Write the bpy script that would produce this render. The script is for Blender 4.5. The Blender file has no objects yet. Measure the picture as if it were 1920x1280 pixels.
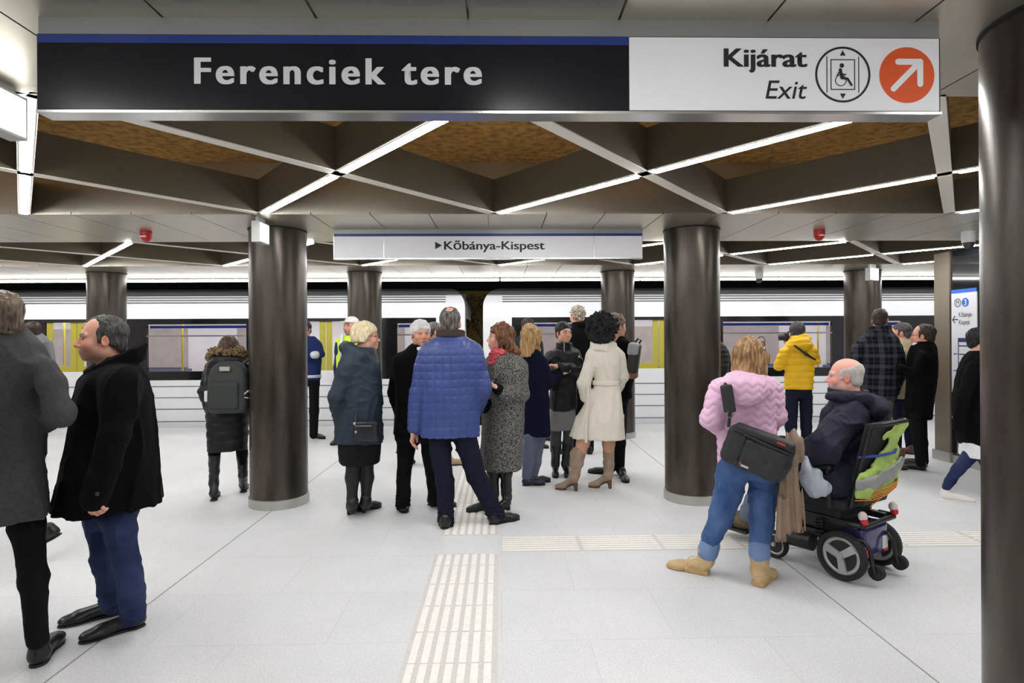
import bpy, bmesh, math, random
import numpy as np
import openvdb
from mathutils import Vector, Matrix

# ------------------------------------------------------------------ camera
FPX, CAMH = 1100.0, 1.55
YAW, ROLL = math.atan(22 / FPX), math.radians(0.30)
_F = np.array([math.sin(YAW), math.cos(YAW), 0.0])
_R0 = np.array([math.cos(YAW), -math.sin(YAW), 0.0])
_U0 = np.array([0.0, 0.0, 1.0])
_R = _R0 * math.cos(ROLL) - _U0 * math.sin(ROLL)
_U = _U0 * math.cos(ROLL) + _R0 * math.sin(ROLL)
SC = bpy.context.scene
COL = SC.collection
cam = bpy.data.cameras.new('camera')
cam.sensor_width = 36.0
cam.lens = 36.0 * FPX / 1920
cam.shift_y = -7 / 1920
cam.clip_start = 0.05
camo = bpy.data.objects.new('camera', cam)
COL.objects.link(camo)
_m = Matrix((( _R[0], _U[0], -_F[0], 0), (_R[1], _U[1], -_F[1], 0), (_R[2], _U[2], -_F[2], CAMH), (0, 0, 0, 1)))
camo.matrix_world = _m
SC.camera = camo

# ------------------------------------------------------------------ light and exposure
world = bpy.data.worlds.new('World')
SC.world = world
world.use_nodes = True
world.node_tree.nodes['Background'].inputs[0].default_value = (0.95, 0.97, 1.0, 1)
world.node_tree.nodes['Background'].inputs[1].default_value = 0.38
vs = SC.view_settings
vs.view_transform = 'Standard'
vs.look = 'None'
vs.exposure = 0.27
vs.gamma = 1.0
vs.use_curve_mapping = False
LED_POWER = 56.0
EDGE_POWER = 17.0

# ------------------------------------------------------------------ pixel <-> place
def ray(px, py):
    return _F + _R * ((px - 960) / FPX) + _U * ((633 - py) / FPX)
def P(px, py, y):
    d = ray(px, py)
    t = y / d[1]
    return np.array([d[0] * t, y, CAMH + d[2] * t])
def FL(px, py):
    d = ray(px, py)
    t = -CAMH / d[2]
    return np.array([d[0] * t, d[1] * t, 0.0])

# ------------------------------------------------------------------ materials
_mats = {}
def srgb(c):
    return tuple(((v / 255) / 12.92 if v / 255 <= 0.04045 else ((v / 255 + 0.055) / 1.055) ** 2.4) for v in c)
def mat(name, rgb, rough=0.6, metal=0.0, noise=0.0, nscale=20.0, bump=0.0, bscale=200.0, stretch=(1, 1, 1),
        sheen=0.0, emit=0.0, spec=0.5, attr=None, rgb2=None, coat=0.0, sharp=0.15):
    """procedural Principled material; rgb in sRGB 0-255"""
    if name in _mats:
        return _mats[name]
    m = bpy.data.materials.new(name)
    m.use_nodes = True
    nt = m.node_tree
    b = nt.nodes['Principled BSDF']
    c = srgb(rgb) + (1,)
    b.inputs['Base Color'].default_value = c
    b.inputs['Roughness'].default_value = rough
    b.inputs['Metallic'].default_value = metal
    b.inputs['Specular IOR Level'].default_value = spec
    if sheen:
        b.inputs['Sheen Weight'].default_value = sheen
    if coat:
        b.inputs['Coat Weight'].default_value = coat
        b.inputs['Coat Roughness'].default_value = 0.12
    if emit:
        b.inputs['Emission Color'].default_value = c
        b.inputs['Emission Strength'].default_value = emit
    tc = nt.nodes.new('ShaderNodeTexCoord')
    mp = nt.nodes.new('ShaderNodeMapping')
    mp.inputs['Scale'].default_value = stretch
    nt.links.new(tc.outputs['Object'], mp.inputs['Vector'])
    src = None
    if attr:
        a = nt.nodes.new('ShaderNodeAttribute')
        a.attribute_name = attr
        src = a.outputs['Color']
    if noise or rgb2:
        n = nt.nodes.new('ShaderNodeTexNoise')
        n.inputs['Scale'].default_value = nscale
        n.inputs['Detail'].default_value = 5
        nt.links.new(mp.outputs[0], n.inputs['Vector'])
        mx = nt.nodes.new('ShaderNodeMix')
        mx.data_type = 'RGBA'
        if rgb2:
            mx.inputs['A'].default_value = c
            mx.inputs['B'].default_value = srgb(rgb2) + (1,)
            rp = nt.nodes.new('ShaderNodeMapRange')
            rp.inputs[1].default_value = 0.38
            rp.inputs[2].default_value = 0.65
            nt.links.new(n.outputs['Fac'], rp.inputs[0])
            nt.links.new(rp.outputs[0], mx.inputs['Factor'])
        else:
            mx.blend_type = 'MULTIPLY'
            mx.inputs['Factor'].default_value = 1
            mx.inputs['A'].default_value = c
            if src:
                nt.links.new(src, mx.inputs['A'])
            rp = nt.nodes.new('ShaderNodeMapRange')
            rp.inputs[1].default_value = 0.25
            rp.inputs[2].default_value = 0.75
            rp.inputs[3].default_value = 1 - noise
            rp.inputs[4].default_value = 1 + noise
            nt.links.new(n.outputs['Fac'], rp.inputs[0])
            nt.links.new(rp.outputs[0], mx.inputs['B'])
        nt.links.new(mx.outputs['Result'], b.inputs['Base Color'])
    elif src:
        nt.links.new(src, b.inputs['Base Color'])
    if bump:
        n2 = nt.nodes.new('ShaderNodeTexNoise')
        n2.inputs['Scale'].default_value = bscale
        n2.inputs['Detail'].default_value = 3
        nt.links.new(mp.outputs[0], n2.inputs['Vector'])
        bp = nt.nodes.new('ShaderNodeBump')
        bp.inputs['Strength'].default_value = bump
        bp.inputs['Distance'].default_value = 0.01
        nt.links.new(n2.outputs['Fac'], bp.inputs['Height'])
        nt.links.new(bp.outputs[0], b.inputs['Normal'])
    _mats[name] = m
    return m
def emission(name, rgb, strength):
    if name in _mats:
        return _mats[name]
    m = bpy.data.materials.new(name)
    m.use_nodes = True
    nt = m.node_tree
    b = nt.nodes['Principled BSDF']
    b.inputs['Base Color'].default_value = (0.8, 0.8, 0.8, 1)
    b.inputs['Emission Color'].default_value = tuple(rgb) + (1,)
    b.inputs['Emission Strength'].default_value = strength
    _mats[name] = m
    return m

# ------------------------------------------------------------------ objects
def tag(o, label=None, cat=None, group=None, kind=None):
    if label: o['label'] = label
    if cat: o['category'] = cat
    if group: o['group'] = group
    if kind: o['kind'] = kind
    return o
def empty(name, loc, label=None, cat=None, group=None, rz=0.0):
    o = bpy.data.objects.new(name, None)
    o.empty_display_size = 0.1
    COL.objects.link(o)
    o.location = loc
    o.rotation_euler = (0, 0, rz)
    return tag(o, label, cat, group)
def link(name, me, m=None, parent=None, loc=None, rot=None):
    o = bpy.data.objects.new(name, me)
    COL.objects.link(o)
    if m is not None and len(me.materials) == 0:
        me.materials.append(m)
    if parent: o.parent = parent
    if loc is not None: o.location = loc
    if rot is not None: o.rotation_euler = rot
    return o
class MB:
    """collects shapes into one mesh"""
    def __init__(s): s.bm = bmesh.new()
    def box(s, lo, hi, rz=0.0, bev=0.0):
        lo, hi = Vector(lo), Vector(hi)
        r = bmesh.ops.create_cube(s.bm, size=1)
        c = (lo + hi) / 2
        d = hi - lo
        M = Matrix.Translation(c) @ Matrix.Rotation(rz, 4, 'Z') @ Matrix.Diagonal((d.x, d.y, d.z, 1))
        bmesh.ops.transform(s.bm, matrix=M, verts=r['verts'])
        if bev:
            es = list({e for v in r['verts'] for e in v.link_edges})
            bmesh.ops.bevel(s.bm, geom=es, offset=bev, segments=3, profile=0.5, affect='EDGES')
        return s
    def cyl(s, a, b, r1, r2=None, seg=24, caps=True):
        a, b = Vector(a), Vector(b)
        r2 = r1 if r2 is None else r2
        r = bmesh.ops.create_cone(s.bm, cap_ends=caps, segments=seg, radius1=r1, radius2=r2, depth=(b - a).length)
        M = Matrix.Translation((a + b) / 2) @ (b - a).to_track_quat('Z', 'Y').to_matrix().to_4x4()
        bmesh.ops.transform(s.bm, matrix=M, verts=r['verts'])
        return s
    def sphere(s, c, r, sc=(1, 1, 1), seg=20):
        q = bmesh.ops.create_uvsphere(s.bm, u_segments=seg, v_segments=seg // 2 + 2, radius=r)
        bmesh.ops.transform(s.bm, matrix=Matrix.Translation(c) @ Matrix.Diagonal((sc[0], sc[1], sc[2], 1)), verts=q['verts'])
        return s
    def tube(s, pts, r, seg=10, close=False):
        pts = [Vector(p) for p in pts]
        n = len(pts)
        rings = []
        up = None
        for i, p in enumerate(pts):
            if close: t = pts[(i + 1) % n] - pts[i - 1]
            else: t = pts[min(i + 1, n - 1)] - pts[max(i - 1, 0)]
            t.normalize()
            if up is None:
                up = Vector((0, 0, 1)) if abs(t.z) < 0.9 else Vector((1, 0, 0))
            u = t.cross(up).normalized()
            up = u.cross(t).normalized()
            rr = r[i] if isinstance(r, (list, tuple)) else r
            rings.append([s.bm.verts.new(p + (u * math.cos(k * 2 * math.pi / seg) + up * math.sin(k * 2 * math.pi / seg)) * rr) for k in range(seg)])
        for i in range(n if close else n - 1):
            A, B = rings[i], rings[(i + 1) % n]
            for k in range(seg):
                s.bm.faces.new((A[k], A[(k + 1) % seg], B[(k + 1) % seg], B[k]))
        if not close:
            s.bm.faces.new(list(reversed(rings[0])))
            s.bm.faces.new(rings[-1])
        return s
    def prism(s, poly, axis, h0, h1):
        """polygon in two axes, extruded along the third (axis 0,1,2)"""
        def mk(p, h):
            q = list(p)
            q.insert(axis, h)
            return s.bm.verts.new(q)
        A = [mk(p, h0) for p in poly]
        B = [mk(p, h1) for p in poly]
        n = len(poly)
        s.bm.faces.new(A)
        s.bm.faces.new(list(reversed(B)))
        for i in range(n):
            s.bm.faces.new((A[(i + 1) % n], A[i], B[i], B[(i + 1) % n]))
        return s
    def lathe(s, prof, seg=40, c=(0, 0, 0)):
        rings = []
        for r, z in prof:
            rings.append([s.bm.verts.new((c[0] + r * math.cos(k * 2 * math.pi / seg), c[1] + r * math.sin(k * 2 * math.pi / seg), c[2] + z)) for k in range(seg)])
        for A, B in zip(rings, rings[1:]):
            for k in range(seg):
                s.bm.faces.new((A[k], A[(k + 1) % seg], B[(k + 1) % seg], B[k]))
        s.bm.faces.new(list(reversed(rings[0])))
        s.bm.faces.new(rings[-1])
        return s
    def build(s, name, m, parent=None, smooth=False, loc=None, rot=None):
        me = bpy.data.meshes.new(name)
        bmesh.ops.recalc_face_normals(s.bm, faces=s.bm.faces)
        s.bm.to_mesh(me)
        s.bm.free()
        if smooth:
            me.shade_smooth()
            if hasattr(me, 'set_sharp_from_angle'):
                me.set_sharp_from_angle(angle=math.radians(40))
        return link(name, me, m, parent, loc, rot)
def struct(o, label=None):
    o['kind'] = 'structure'
    if label: o['label'] = label
    return o
# ================================================================== the station hall
CZ = 2.575            # underside of the ceiling bands
VZ = 2.835            # insulated soffit above the lattice
COLX = [-6.05, -2.10, 1.84, 5.72]
ROWS = [(1.15, 1.86, 2.48), (4.86, 5.60, 6.24), (8.29, 9.15, 9.92)]   # band near edge, column line, band far edge
LATX0, LATDX = -0.046, 0.957
SOFFIT = 3.00          # underside of the insulation above the beams

def floor_mat():
    m = bpy.data.materials.new('pale_granite_floor')
    m.use_nodes = True
    nt = m.node_tree
    b = nt.nodes['Principled BSDF']
    tc = nt.nodes.new('ShaderNodeTexCoord')
    n1 = nt.nodes.new('ShaderNodeTexNoise'); n1.inputs['Scale'].default_value = 90; n1.inputs['Detail'].default_value = 4
    n2 = nt.nodes.new('ShaderNodeTexNoise'); n2.inputs['Scale'].default_value = 1.3; n2.inputs['Detail'].default_value = 5
    n3 = nt.nodes.new('ShaderNodeTexVoronoi'); n3.inputs['Scale'].default_value = 160
    br = nt.nodes.new('ShaderNodeTexBrick')
    br.offset = 0.5
    br.inputs['Scale'].default_value = 1.0
    br.inputs['Mortar Size'].default_value = 0.0022
    br.inputs['Mortar Smooth'].default_value = 0.2
    br.inputs['Brick Width'].default_value = 0.9
    br.inputs['Row Height'].default_value = 0.6
    br.inputs['Color1'].default_value = (1, 1, 1, 1)
    br.inputs['Color2'].default_value = (0.965, 0.965, 0.97, 1)
    br.inputs['Mortar'].default_value = (0.83, 0.83, 0.83, 1)
    for n in (n1, n2, n3, br):
        nt.links.new(tc.outputs['Object'], n.inputs['Vector'])
    def rng(src, a, bb, lo, hi):
        r = nt.nodes.new('ShaderNodeMapRange')
        r.inputs[1].default_value, r.inputs[2].default_value, r.inputs[3].default_value, r.inputs[4].default_value = a, bb, lo, hi
        nt.links.new(src, r.inputs[0])
        return r.outputs[0]
    def mul(a, bb):
        x = nt.nodes.new('ShaderNodeMath'); x.operation = 'MULTIPLY'
        nt.links.new(a, x.inputs[0]); nt.links.new(bb, x.inputs[1])
        return x.outputs[0]
    f = mul(mul(rng(n1.outputs['Fac'], 0.3, 0.7, 0.88, 1.05), rng(n2.outputs['Fac'], 0.3, 0.7, 0.94, 1.03)), rng(n3.outputs['Distance'], 0.1, 0.6, 0.95, 1.02))
    mx = nt.nodes.new('ShaderNodeMix'); mx.data_type = 'RGBA'; mx.blend_type = 'MULTIPLY'
    mx.inputs['Factor'].default_value = 1
    nt.links.new(br.outputs['Color'], mx.inputs['A'])
    vv = nt.nodes.new('ShaderNodeCombineColor')
    for i in range(3): nt.links.new(f, vv.inputs[i])
    nt.links.new(vv.outputs[0], mx.inputs['B'])
    m2 = nt.nodes.new('ShaderNodeMix'); m2.data_type = 'RGBA'; m2.blend_type = 'MULTIPLY'
    m2.inputs['Factor'].default_value = 1
    m2.inputs['B'].default_value = (0.70, 0.705, 0.72, 1)
    nt.links.new(mx.outputs['Result'], m2.inputs['A'])
    nt.links.new(m2.outputs['Result'], b.inputs['Base Color'])
    b.inputs['Roughness'].default_value = 0.55
    return m
MFLOOR = floor_mat()
struct(MB().box((-9.5, -4, -0.15), (9.5, 10.42, 0)).build('floor', MFLOOR), 'pale speckled granite platform floor')
# dark movement joints on the column lines
dk = mat('joint_grey', (150, 149, 147), 0.8)
struct(MB().box((-2.075, -2, -0.004), (-2.066, 10.4, 0.0012)).build('trim_1', dk), 'thin dark floor joint at the left column line')
struct(MB().box((1.945, -2, -0.004), (1.954, 10.4, 0.0012)).build('trim_2', dk), 'thin dark floor joint at the right column line')
# tactile guidance strips, each tile ribbed
mt = mat('tactile_rib', (237, 234, 229), 0.6, noise=0.05, nscale=30)
mtb = mat('tactile_base', (206, 203, 199), 0.7, noise=0.10, nscale=60)
def tactile(name, x0, x1, y0, y1, along, label):
    r = empty(name, ((x0 + x1) / 2, (y0 + y1) / 2, 0), label, 'tactile paving')
    cx, cy = (x0 + x1) / 2, (y0 + y1) / 2
    MB().box((x0 - cx, y0 - cy, 0), (x1 - cx, y1 - cy, 0.0015)).build('base', mtb, r)
    rb = MB()
    n = 7
    if along == 'y':
        w = (x1 - x0) / (n + 0.5)
        k = y0
        while k < y1 - 0.01:
            e = min(k + 0.292, y1)
            for i in range(n):
                a = x0 + w * (i + 0.42)
                rb.box((a - cx, k - cy, 0.001), (a + w * 0.58 - cx, e - cy, 0.005))
            k += 0.30
    else:
        w = (y1 - y0) / (n + 0.5)
        k = x0
        while k < x1 - 0.01:
            e = min(k + 0.57, x1)
            for i in range(n):
                a = y0 + w * (i + 0.42)
                rb.box((k - cx, a - cy, 0.001), (e - cx, a + w * 0.58 - cy, 0.005))
            k += 0.60
    rb.build('ribs', mt, r)
    return r
tactile('tactile_paving', -0.475, -0.02, 1.6, 4.20, 'y', 'white ribbed tactile strip running from the foreground to the junction')
tactile('tactile_paving', -0.475, -0.02, 4.62, 9.7, 'y', 'white ribbed tactile strip running on to the train')
tactile('tactile_paving', 0.0, 8.0, 4.24, 4.58, 'x', 'white ribbed tactile strip leading right behind the wheelchair')
j = MB().box((-0.475, 4.21, 0), (-0.03, 4.61, 0.002)).build('tactile_paving', mat('junction_plain', (214, 214, 217), 0.6, noise=0.04))
tag(j, 'smooth plain square tile where the tactile strips meet', 'tactile paving')

# ---- ceiling bands
MBAND = mat('satin_ceiling_metal', (202, 195, 179), 0.35, 0.9, noise=0.03, nscale=3)
mgap = mat('panel_gap', (28, 26, 24), 0.9)
cb = MB()
for (y0, yc, y1) in ROWS:
    k = -9.5 + 0.0
    xs = [-0.097 + i * 0.486 for i in range(-19, 20)]
    for a, b_ in zip(xs, xs[1:]):
        cb.box((a + 0.004, y0, CZ), (b_ - 0.004, y1, CZ + 0.02))
    cb.box((-9.5, y0 + 0.002, CZ + 0.02), (9.5, y1 - 0.002, SOFFIT + 0.1))
struct(cb.build('ceiling', MBAND), 'satin metal ceiling panels in bands over the column rows')
mins = mat('sprayed_insulation', (168, 124, 54), 0.95, rgb2=(120, 84, 36), nscale=16, bump=1.0, bscale=40)
sl = MB()
sl.box((-9.5, 2.48, SOFFIT), (9.5, 4.86, SOFFIT + 0.1))
sl.box((-9.5, 6.24, SOFFIT), (9.5, 8.29, SOFFIT + 0.1))
sl.box((-9.5, -2.6, SOFFIT), (9.5, 1.15, SOFFIT + 0.1))
struct(sl.build('ceiling_soffit', mins), 'rough brown sprayed insulation above the ceiling lattice')

# ---- lattice beams with the light strips
MSIDE = mat('olive_beam_panel', (96, 88, 72), 0.55, 0.1, noise=0.05, nscale=4)
MFLANGE = mat('beam_flange', (222, 217, 205), 0.5, 0.1)
MLED = emission('led_white', (1.0, 1.0, 0.995), LED_POWER)
MHOUS = mat('lamp_housing', (190, 190, 188), 0.4, 0.4)
trim_n = [2]
def beam(a, b, t=0.035):
    """one lattice beam: deep panel and a pale flange under it, from plan point a to b"""
    a, b = Vector((a[0], a[1], 0)), Vector((b[0], b[1], 0))
    d = (b - a)
    L = d.length
    ang = math.atan2(d.y, d.x)
    trim_n[0] += 1
    me = bpy.data.meshes.new('beam')
    o = MB().box((-L / 2, -t, CZ + 0.006), (L / 2, t, VZ + 0.01)).build('trim_%d' % trim_n[0], MSIDE)
    o.location = (a + b) / 2
    o.rotation_euler = (0, 0, ang)
    struct(o, 'deep olive ceiling lattice beam')
    f = MB().box((-L / 2, -t - 0.004, CZ), (L / 2, t + 0.004, CZ + 0.006)).build('flange', MFLANGE, o)
def led(a, b, label, group, near):
    a, b = Vector((a[0], a[1], 0)), Vector((b[0], b[1], 0))
    d = (b - a)
    L = d.length
    r = empty('strip_light', ((a + b) / 2).to_tuple()[:2] + (CZ - 0.004,), label, 'light', group, math.atan2(d.y, d.x))
    MB().box((-L / 2, -0.030, 0.0), (L / 2, 0.030, 0.004)).build('housing', MHOUS, r)
    MB().box((-L / 2, -0.023, -0.006), (L / 2, 0.023, 0.0)).build('diffuser', MLED, r)
    return r
ordn = ['first', 'second', 'third', 'fourth', 'fifth', 'sixth', 'seventh', 'eighth', 'ninth', 'tenth', 'eleventh']
def lattice(y0, y1, imin, imax, where, lights=True):
    ym = (y0 + y1) / 2
    cn = 0
    for i in range(imin, imax + 1):
        x = LATX0 + i * 2 * LATDX          # node on the near edge
        beam((x, y0), (x + LATDX, ym)); beam((x + LATDX, ym), (x + 2 * LATDX, y1))
        beam((x, y0), (x - LATDX, ym)); beam((x - LATDX, ym), (x - 2 * LATDX, y1))
        if lights:
            cn += 1
            for (A, B, q) in (((x, y0), (x - LATDX, ym), 'near'), ((x - LATDX, ym), (x - 2 * LATDX, y1), 'far')):
                A, B = Vector(A), Vector(B)
                u = (B - A).normalized()
                led(A + u * 0.06, B - u * 0.075, '%s light strip from left, %s half of %s' % (ordn[cn - 1], q, where), 'diagonal light strips of ' + where, q)
lattice(2.48, 4.86, -2, 3, 'the lattice behind the big sign')
lattice(6.24, 8.29, -4, 5, 'the lattice beyond the middle columns')
lattice(-1.3, 1.15, -2, 2, 'the lattice over the camera')

# ---- light line over the platform edge
for i in range(8):
    x0 = -9.6 + i * 2.4
    r = empty('edge_light', (x0 + 1.2, 9.95, CZ - 0.03), 'long white light bar above the platform edge, %s from the left' % ordn[i], 'light', 'light bars over the platform edge')
    MB().box((-1.19, -0.03, 0), (1.19, 0.05, 0.03)).build('housing', MHOUS, r)
    MB().box((-1.185, -0.035, -0.028), (1.185, 0.045, 0.0)).build('diffuser', emission('led_edge', (1, 0.99, 0.97), EDGE_POWER), r)

# ---- columns
MCOL = mat('patinated_steel', (80, 72, 65), 0.30, 0.5, rgb2=(52, 46, 40), nscale=2.2, stretch=(3, 3, 0.7), bump=0.03, bscale=30)
MCAP = mat('column_cap', (186, 182, 168), 0.3, 0.6)
MRING = mat('brushed_base_ring', (186, 185, 180), 0.38, 0.8)
cname = {(0, 2): 'far left dark round column behind the men at the left', (0, 0): '', }
def column(x, y, label):
    r = empty('column', (x, y, 0), label, 'column', 'round platform columns')
    MB().lathe([(0.258, 0.085), (0.258, CZ - 0.012), (0.258, CZ)], 64).build('shaft', MCOL, r, True)
    MB().lathe([(0.270, 0.0), (0.270, 0.083), (0.258, 0.087)], 64).build('base_ring', MRING, r, True)
    MB().lathe([(0.264, CZ - 0.012), (0.264, CZ)], 64).build('shadow_gap', mgap, r, True)
column(COLX[1], 5.60, 'dark round column left of the small sign, beside the backpack woman')
column(COLX[2], 5.60, 'dark round column right of the small sign, behind the pink jacket')
column(COLX[2] + 0.040, 1.86, 'big dark round column cut off by the right edge of the photo')
column(COLX[0], 9.15, 'distant dark column behind the bald-templed man at the left')
column(COLX[1], 9.15, 'distant dark column behind the blond woman with glasses')
column(COLX[2], 9.15, 'distant dark column behind the curly-haired woman')
column(COLX[3], 9.15, 'distant dark column behind the man in plaid')
column(COLX[1], 1.86, 'near dark column outside the frame at the left')
column(COLX[0], 5.60, 'middle row dark column outside the frame at the left')

# ---- exit light boxes fixed to the columns
def lightbox(x, y, z0, z1, L, faces, label):
    r = empty('light_box', (x, y, z0), label, 'sign', None)
    h = z1 - z0
    MB().box((-0.035, -L / 2, 0), (0.035, L / 2, h)).build('case', mat('box_case', (176, 176, 172), 0.4, 0.3), r)
    MB().box((0.035, -L / 2 + 0.012, 0.012), (0.038, L / 2 - 0.012, h - 0.012)).build('lit_panel', emission('lit_panel', (0.97, 1.0, 0.98), 3.0), r)
    if faces > 1:
        MB().box((-0.038, -L / 2 + 0.012, 0.012), (-0.035, L / 2 - 0.012, h - 0.012)).build('lit_panel', emission('lit_panel', (0.97, 1, 0.98), 3.0), r)
    MB().box((-0.012, -L / 2 + 0.03, h), (0.012, L / 2 - 0.03, CZ - z0)).build('hanger', mat('box_case', (176, 176, 172), 0.4, 0.3), r)
    return r
lightbox(-1.98, 2.28, 2.37, 2.545, 0.36, 2, 'glowing white light box at the left edge of the photo')
lightbox(-2.03, 5.02, 2.36, 2.535, 0.20, 1, 'small light box at the top of the left middle column')
b2 = lightbox(5.33, 8.3, 2.34, 2.52, 0.22, 2, 'small glowing light box at the top of the far right column')
b2.rotation_euler = (0, 0, math.radians(-62))

# ---- small things on the ceiling
def beacon(px, py, y, label):
    p = P(px, py, y)
    r = empty('alarm_beacon', (p[0], y, CZ), label, 'alarm beacon', 'red alarm beacons under the ceiling')
    MB().lathe([(0.052, 0), (0.052, -0.05), (0.048, -0.065), (0.030, -0.09), (0.012, -0.10)], 24).build('housing', mat('beacon_red', (176, 20, 24), 0.35), r, True)
    MB().box((-0.026, -0.056, -0.062), (0.026, -0.046, -0.05)).build('slot', mat('beacon_white', (235, 225, 220), 0.4), r)
beacon(274, 434, 5.62, 'red alarm beacon on the ceiling left of the left middle column')
beacon(1536, 432, 5.62, 'red alarm beacon on the ceiling right of the right middle column')
def dome(px, y, s, label):
    p = P(px, 450, y)
    r = empty('dome_camera', (p[0], y, CZ), label, 'camera')
    MB().lathe([(0.055 * s, 0), (0.055 * s, -0.05 * s), (0.05 * s, -0.10 * s)], 24).build('mount', mat('dome_white', (214, 214, 212), 0.4), r, True)
    MB().sphere((0, 0, -0.11 * s), 0.045 * s).build('dome', mat('dome_smoke', (60, 60, 62), 0.1), r, True)
dome(1423, 9.2, 1.15, 'small white dome camera under the ceiling near the yellow jacket')
dome(1816, 5.7, 1.1, 'small white dome camera under the ceiling beside the big right column')
p = P(1553, 495, 8.5)
r = empty('smoke_detector', (p[0], 8.5, CZ), 'small white round smoke detector near the far right column', 'smoke detector')
MB().lathe([(0.055, 0), (0.055, -0.02), (0.03, -0.05)], 24).build('body', mat('dome_white', (214, 214, 212), 0.4), r, True)

# ---- hall walls
mdark = mat('tunnel_black', (10, 10, 12), 0.9)
struct(MB().box((-14, 10.05, CZ - 0.005), (14, 10.15, 4.2)).build('wall_fascia', mdark), 'black fascia above the track')
struct(MB().box((-14, 10.05, 4.2), (14, 14.2, 4.3)).build('ceiling_tunnel', mdark), 'black tunnel roof')
struct(MB().box((-14, 10.32, -1.2), (14, 10.42, -0.15)).build('wall_platform', mat('platform_edge', (120, 120, 120), 0.8)), 'platform edge face')
struct(MB().box((-14, 10.42, -1.3), (14, 14.2, -1.2)).build('floor_track', mdark), 'track bed')
mgold = mat('gold_wall', (126, 104, 52), 0.6, 0.2, noise=0.12, nscale=6)
struct(MB().box((-14, 13.4, -1.2), (14, 13.6, 2.62)).build('wall_back', mgold), 'gold brown track wall behind the train')
struct(MB().box((-14, 13.45, 2.62), (14, 13.6, 4.2)).build('wall_upper', mdark), 'black upper track wall')
# pattern on the gold wall seen in the gap: slanting lines and leaf dots, yellow band
pt = MB()
mpat = mat('wall_pattern', (64, 50, 26), 0.7)
def wp(px, py): 
    q = P(px, py, 13.395); return q
def wline(p0, p1, w=0.025):
    a, b = wp(*p0), wp(*p1)
    d = Vector((b[0] - a[0], 0, b[2] - a[2]))
    n = Vector((-d.z, 0, d.x)).normalized() * w / 2
    vs_ = [pt.bm.verts.new(Vector(v)) for v in (a + np.array(n), b + np.array(n), b - np.array(n), a - np.array(n))]
    pt.bm.faces.new(vs_)
for q in (((862, 548), (905, 640)), ((866, 550), (838, 600)), ((905, 640), (880, 700)), ((880, 600), (905, 560)), ((872, 640), (905, 655)), ((905, 640), (940, 600))):
    wline(*q)
rd = random.Random(4)
for i in range(60):
    px, py = rd.uniform(872, 925), rd.uniform(552, 610)
    wline((px, py), (px + rd.uniform(2, 4), py + rd.uniform(-1, 3)), 0.03)
for i in range(24):
    px, py = rd.uniform(868, 910), rd.uniform(615, 690)
    wline((px, py), (px + rd.uniform(4, 9), py - rd.uniform(3, 6)), 0.02)
struct(pt.build('trim_pattern', mpat), 'dark line pattern on the gold track wall')
q0, q1 = wp(800, 692), wp(1000, 660)
struct(MB().box((-14, 13.38, q0[2]), (14, 13.4, q1[2])).build('trim_yellow', mat('yellow_band', (190, 160, 30), 0.6)), 'yellow band along the track wall')

# ---- right side: clad pier, dark glass wall and the information board
WX = 5.50
mpier = mat('bronze_cladding', (132, 121, 107), 0.42, 0.4, noise=0.04, nscale=3)
struct(MB().box((WX - 0.02, 7.05, 0.12), (WX + 0.3, 7.30, CZ)).build('wall_pier', mpier), 'grey bronze clad pier at the right')
struct(MB().box((WX - 0.04, 7.03, 0.0), (WX + 0.3, 7.32, 0.12)).build('baseboard_pier', MRING), 'metal plinth of the pier')
gl = bpy.data.materials.new('dark_glass'); gl.use_nodes = True
gb = gl.node_tree.nodes['Principled BSDF']
gb.inputs['Base Color'].default_value = (0.012, 0.014, 0.017, 1); gb.inputs['Roughness'].default_value = 0.06
gb.inputs['Coat Weight'].default_value = 0.6
struct(MB().box((WX, 1.2, 0.10), (WX + 0.3, 7.05, CZ)).build('wall_right', gl), 'dark glass wall at the right')
struct(MB().box((WX - 0.01, 1.2, 0.0), (WX + 0.3, 7.03, 0.10)).build('baseboard_right', MRING), 'metal plinth under the glass wall')
struct(MB().box((-9.6, -4, 0), (-9.5, 10.4, 2.9)).build('wall_left', mat('left_wall', (196, 192, 184), 0.6)), 'pale far left end wall')
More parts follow.
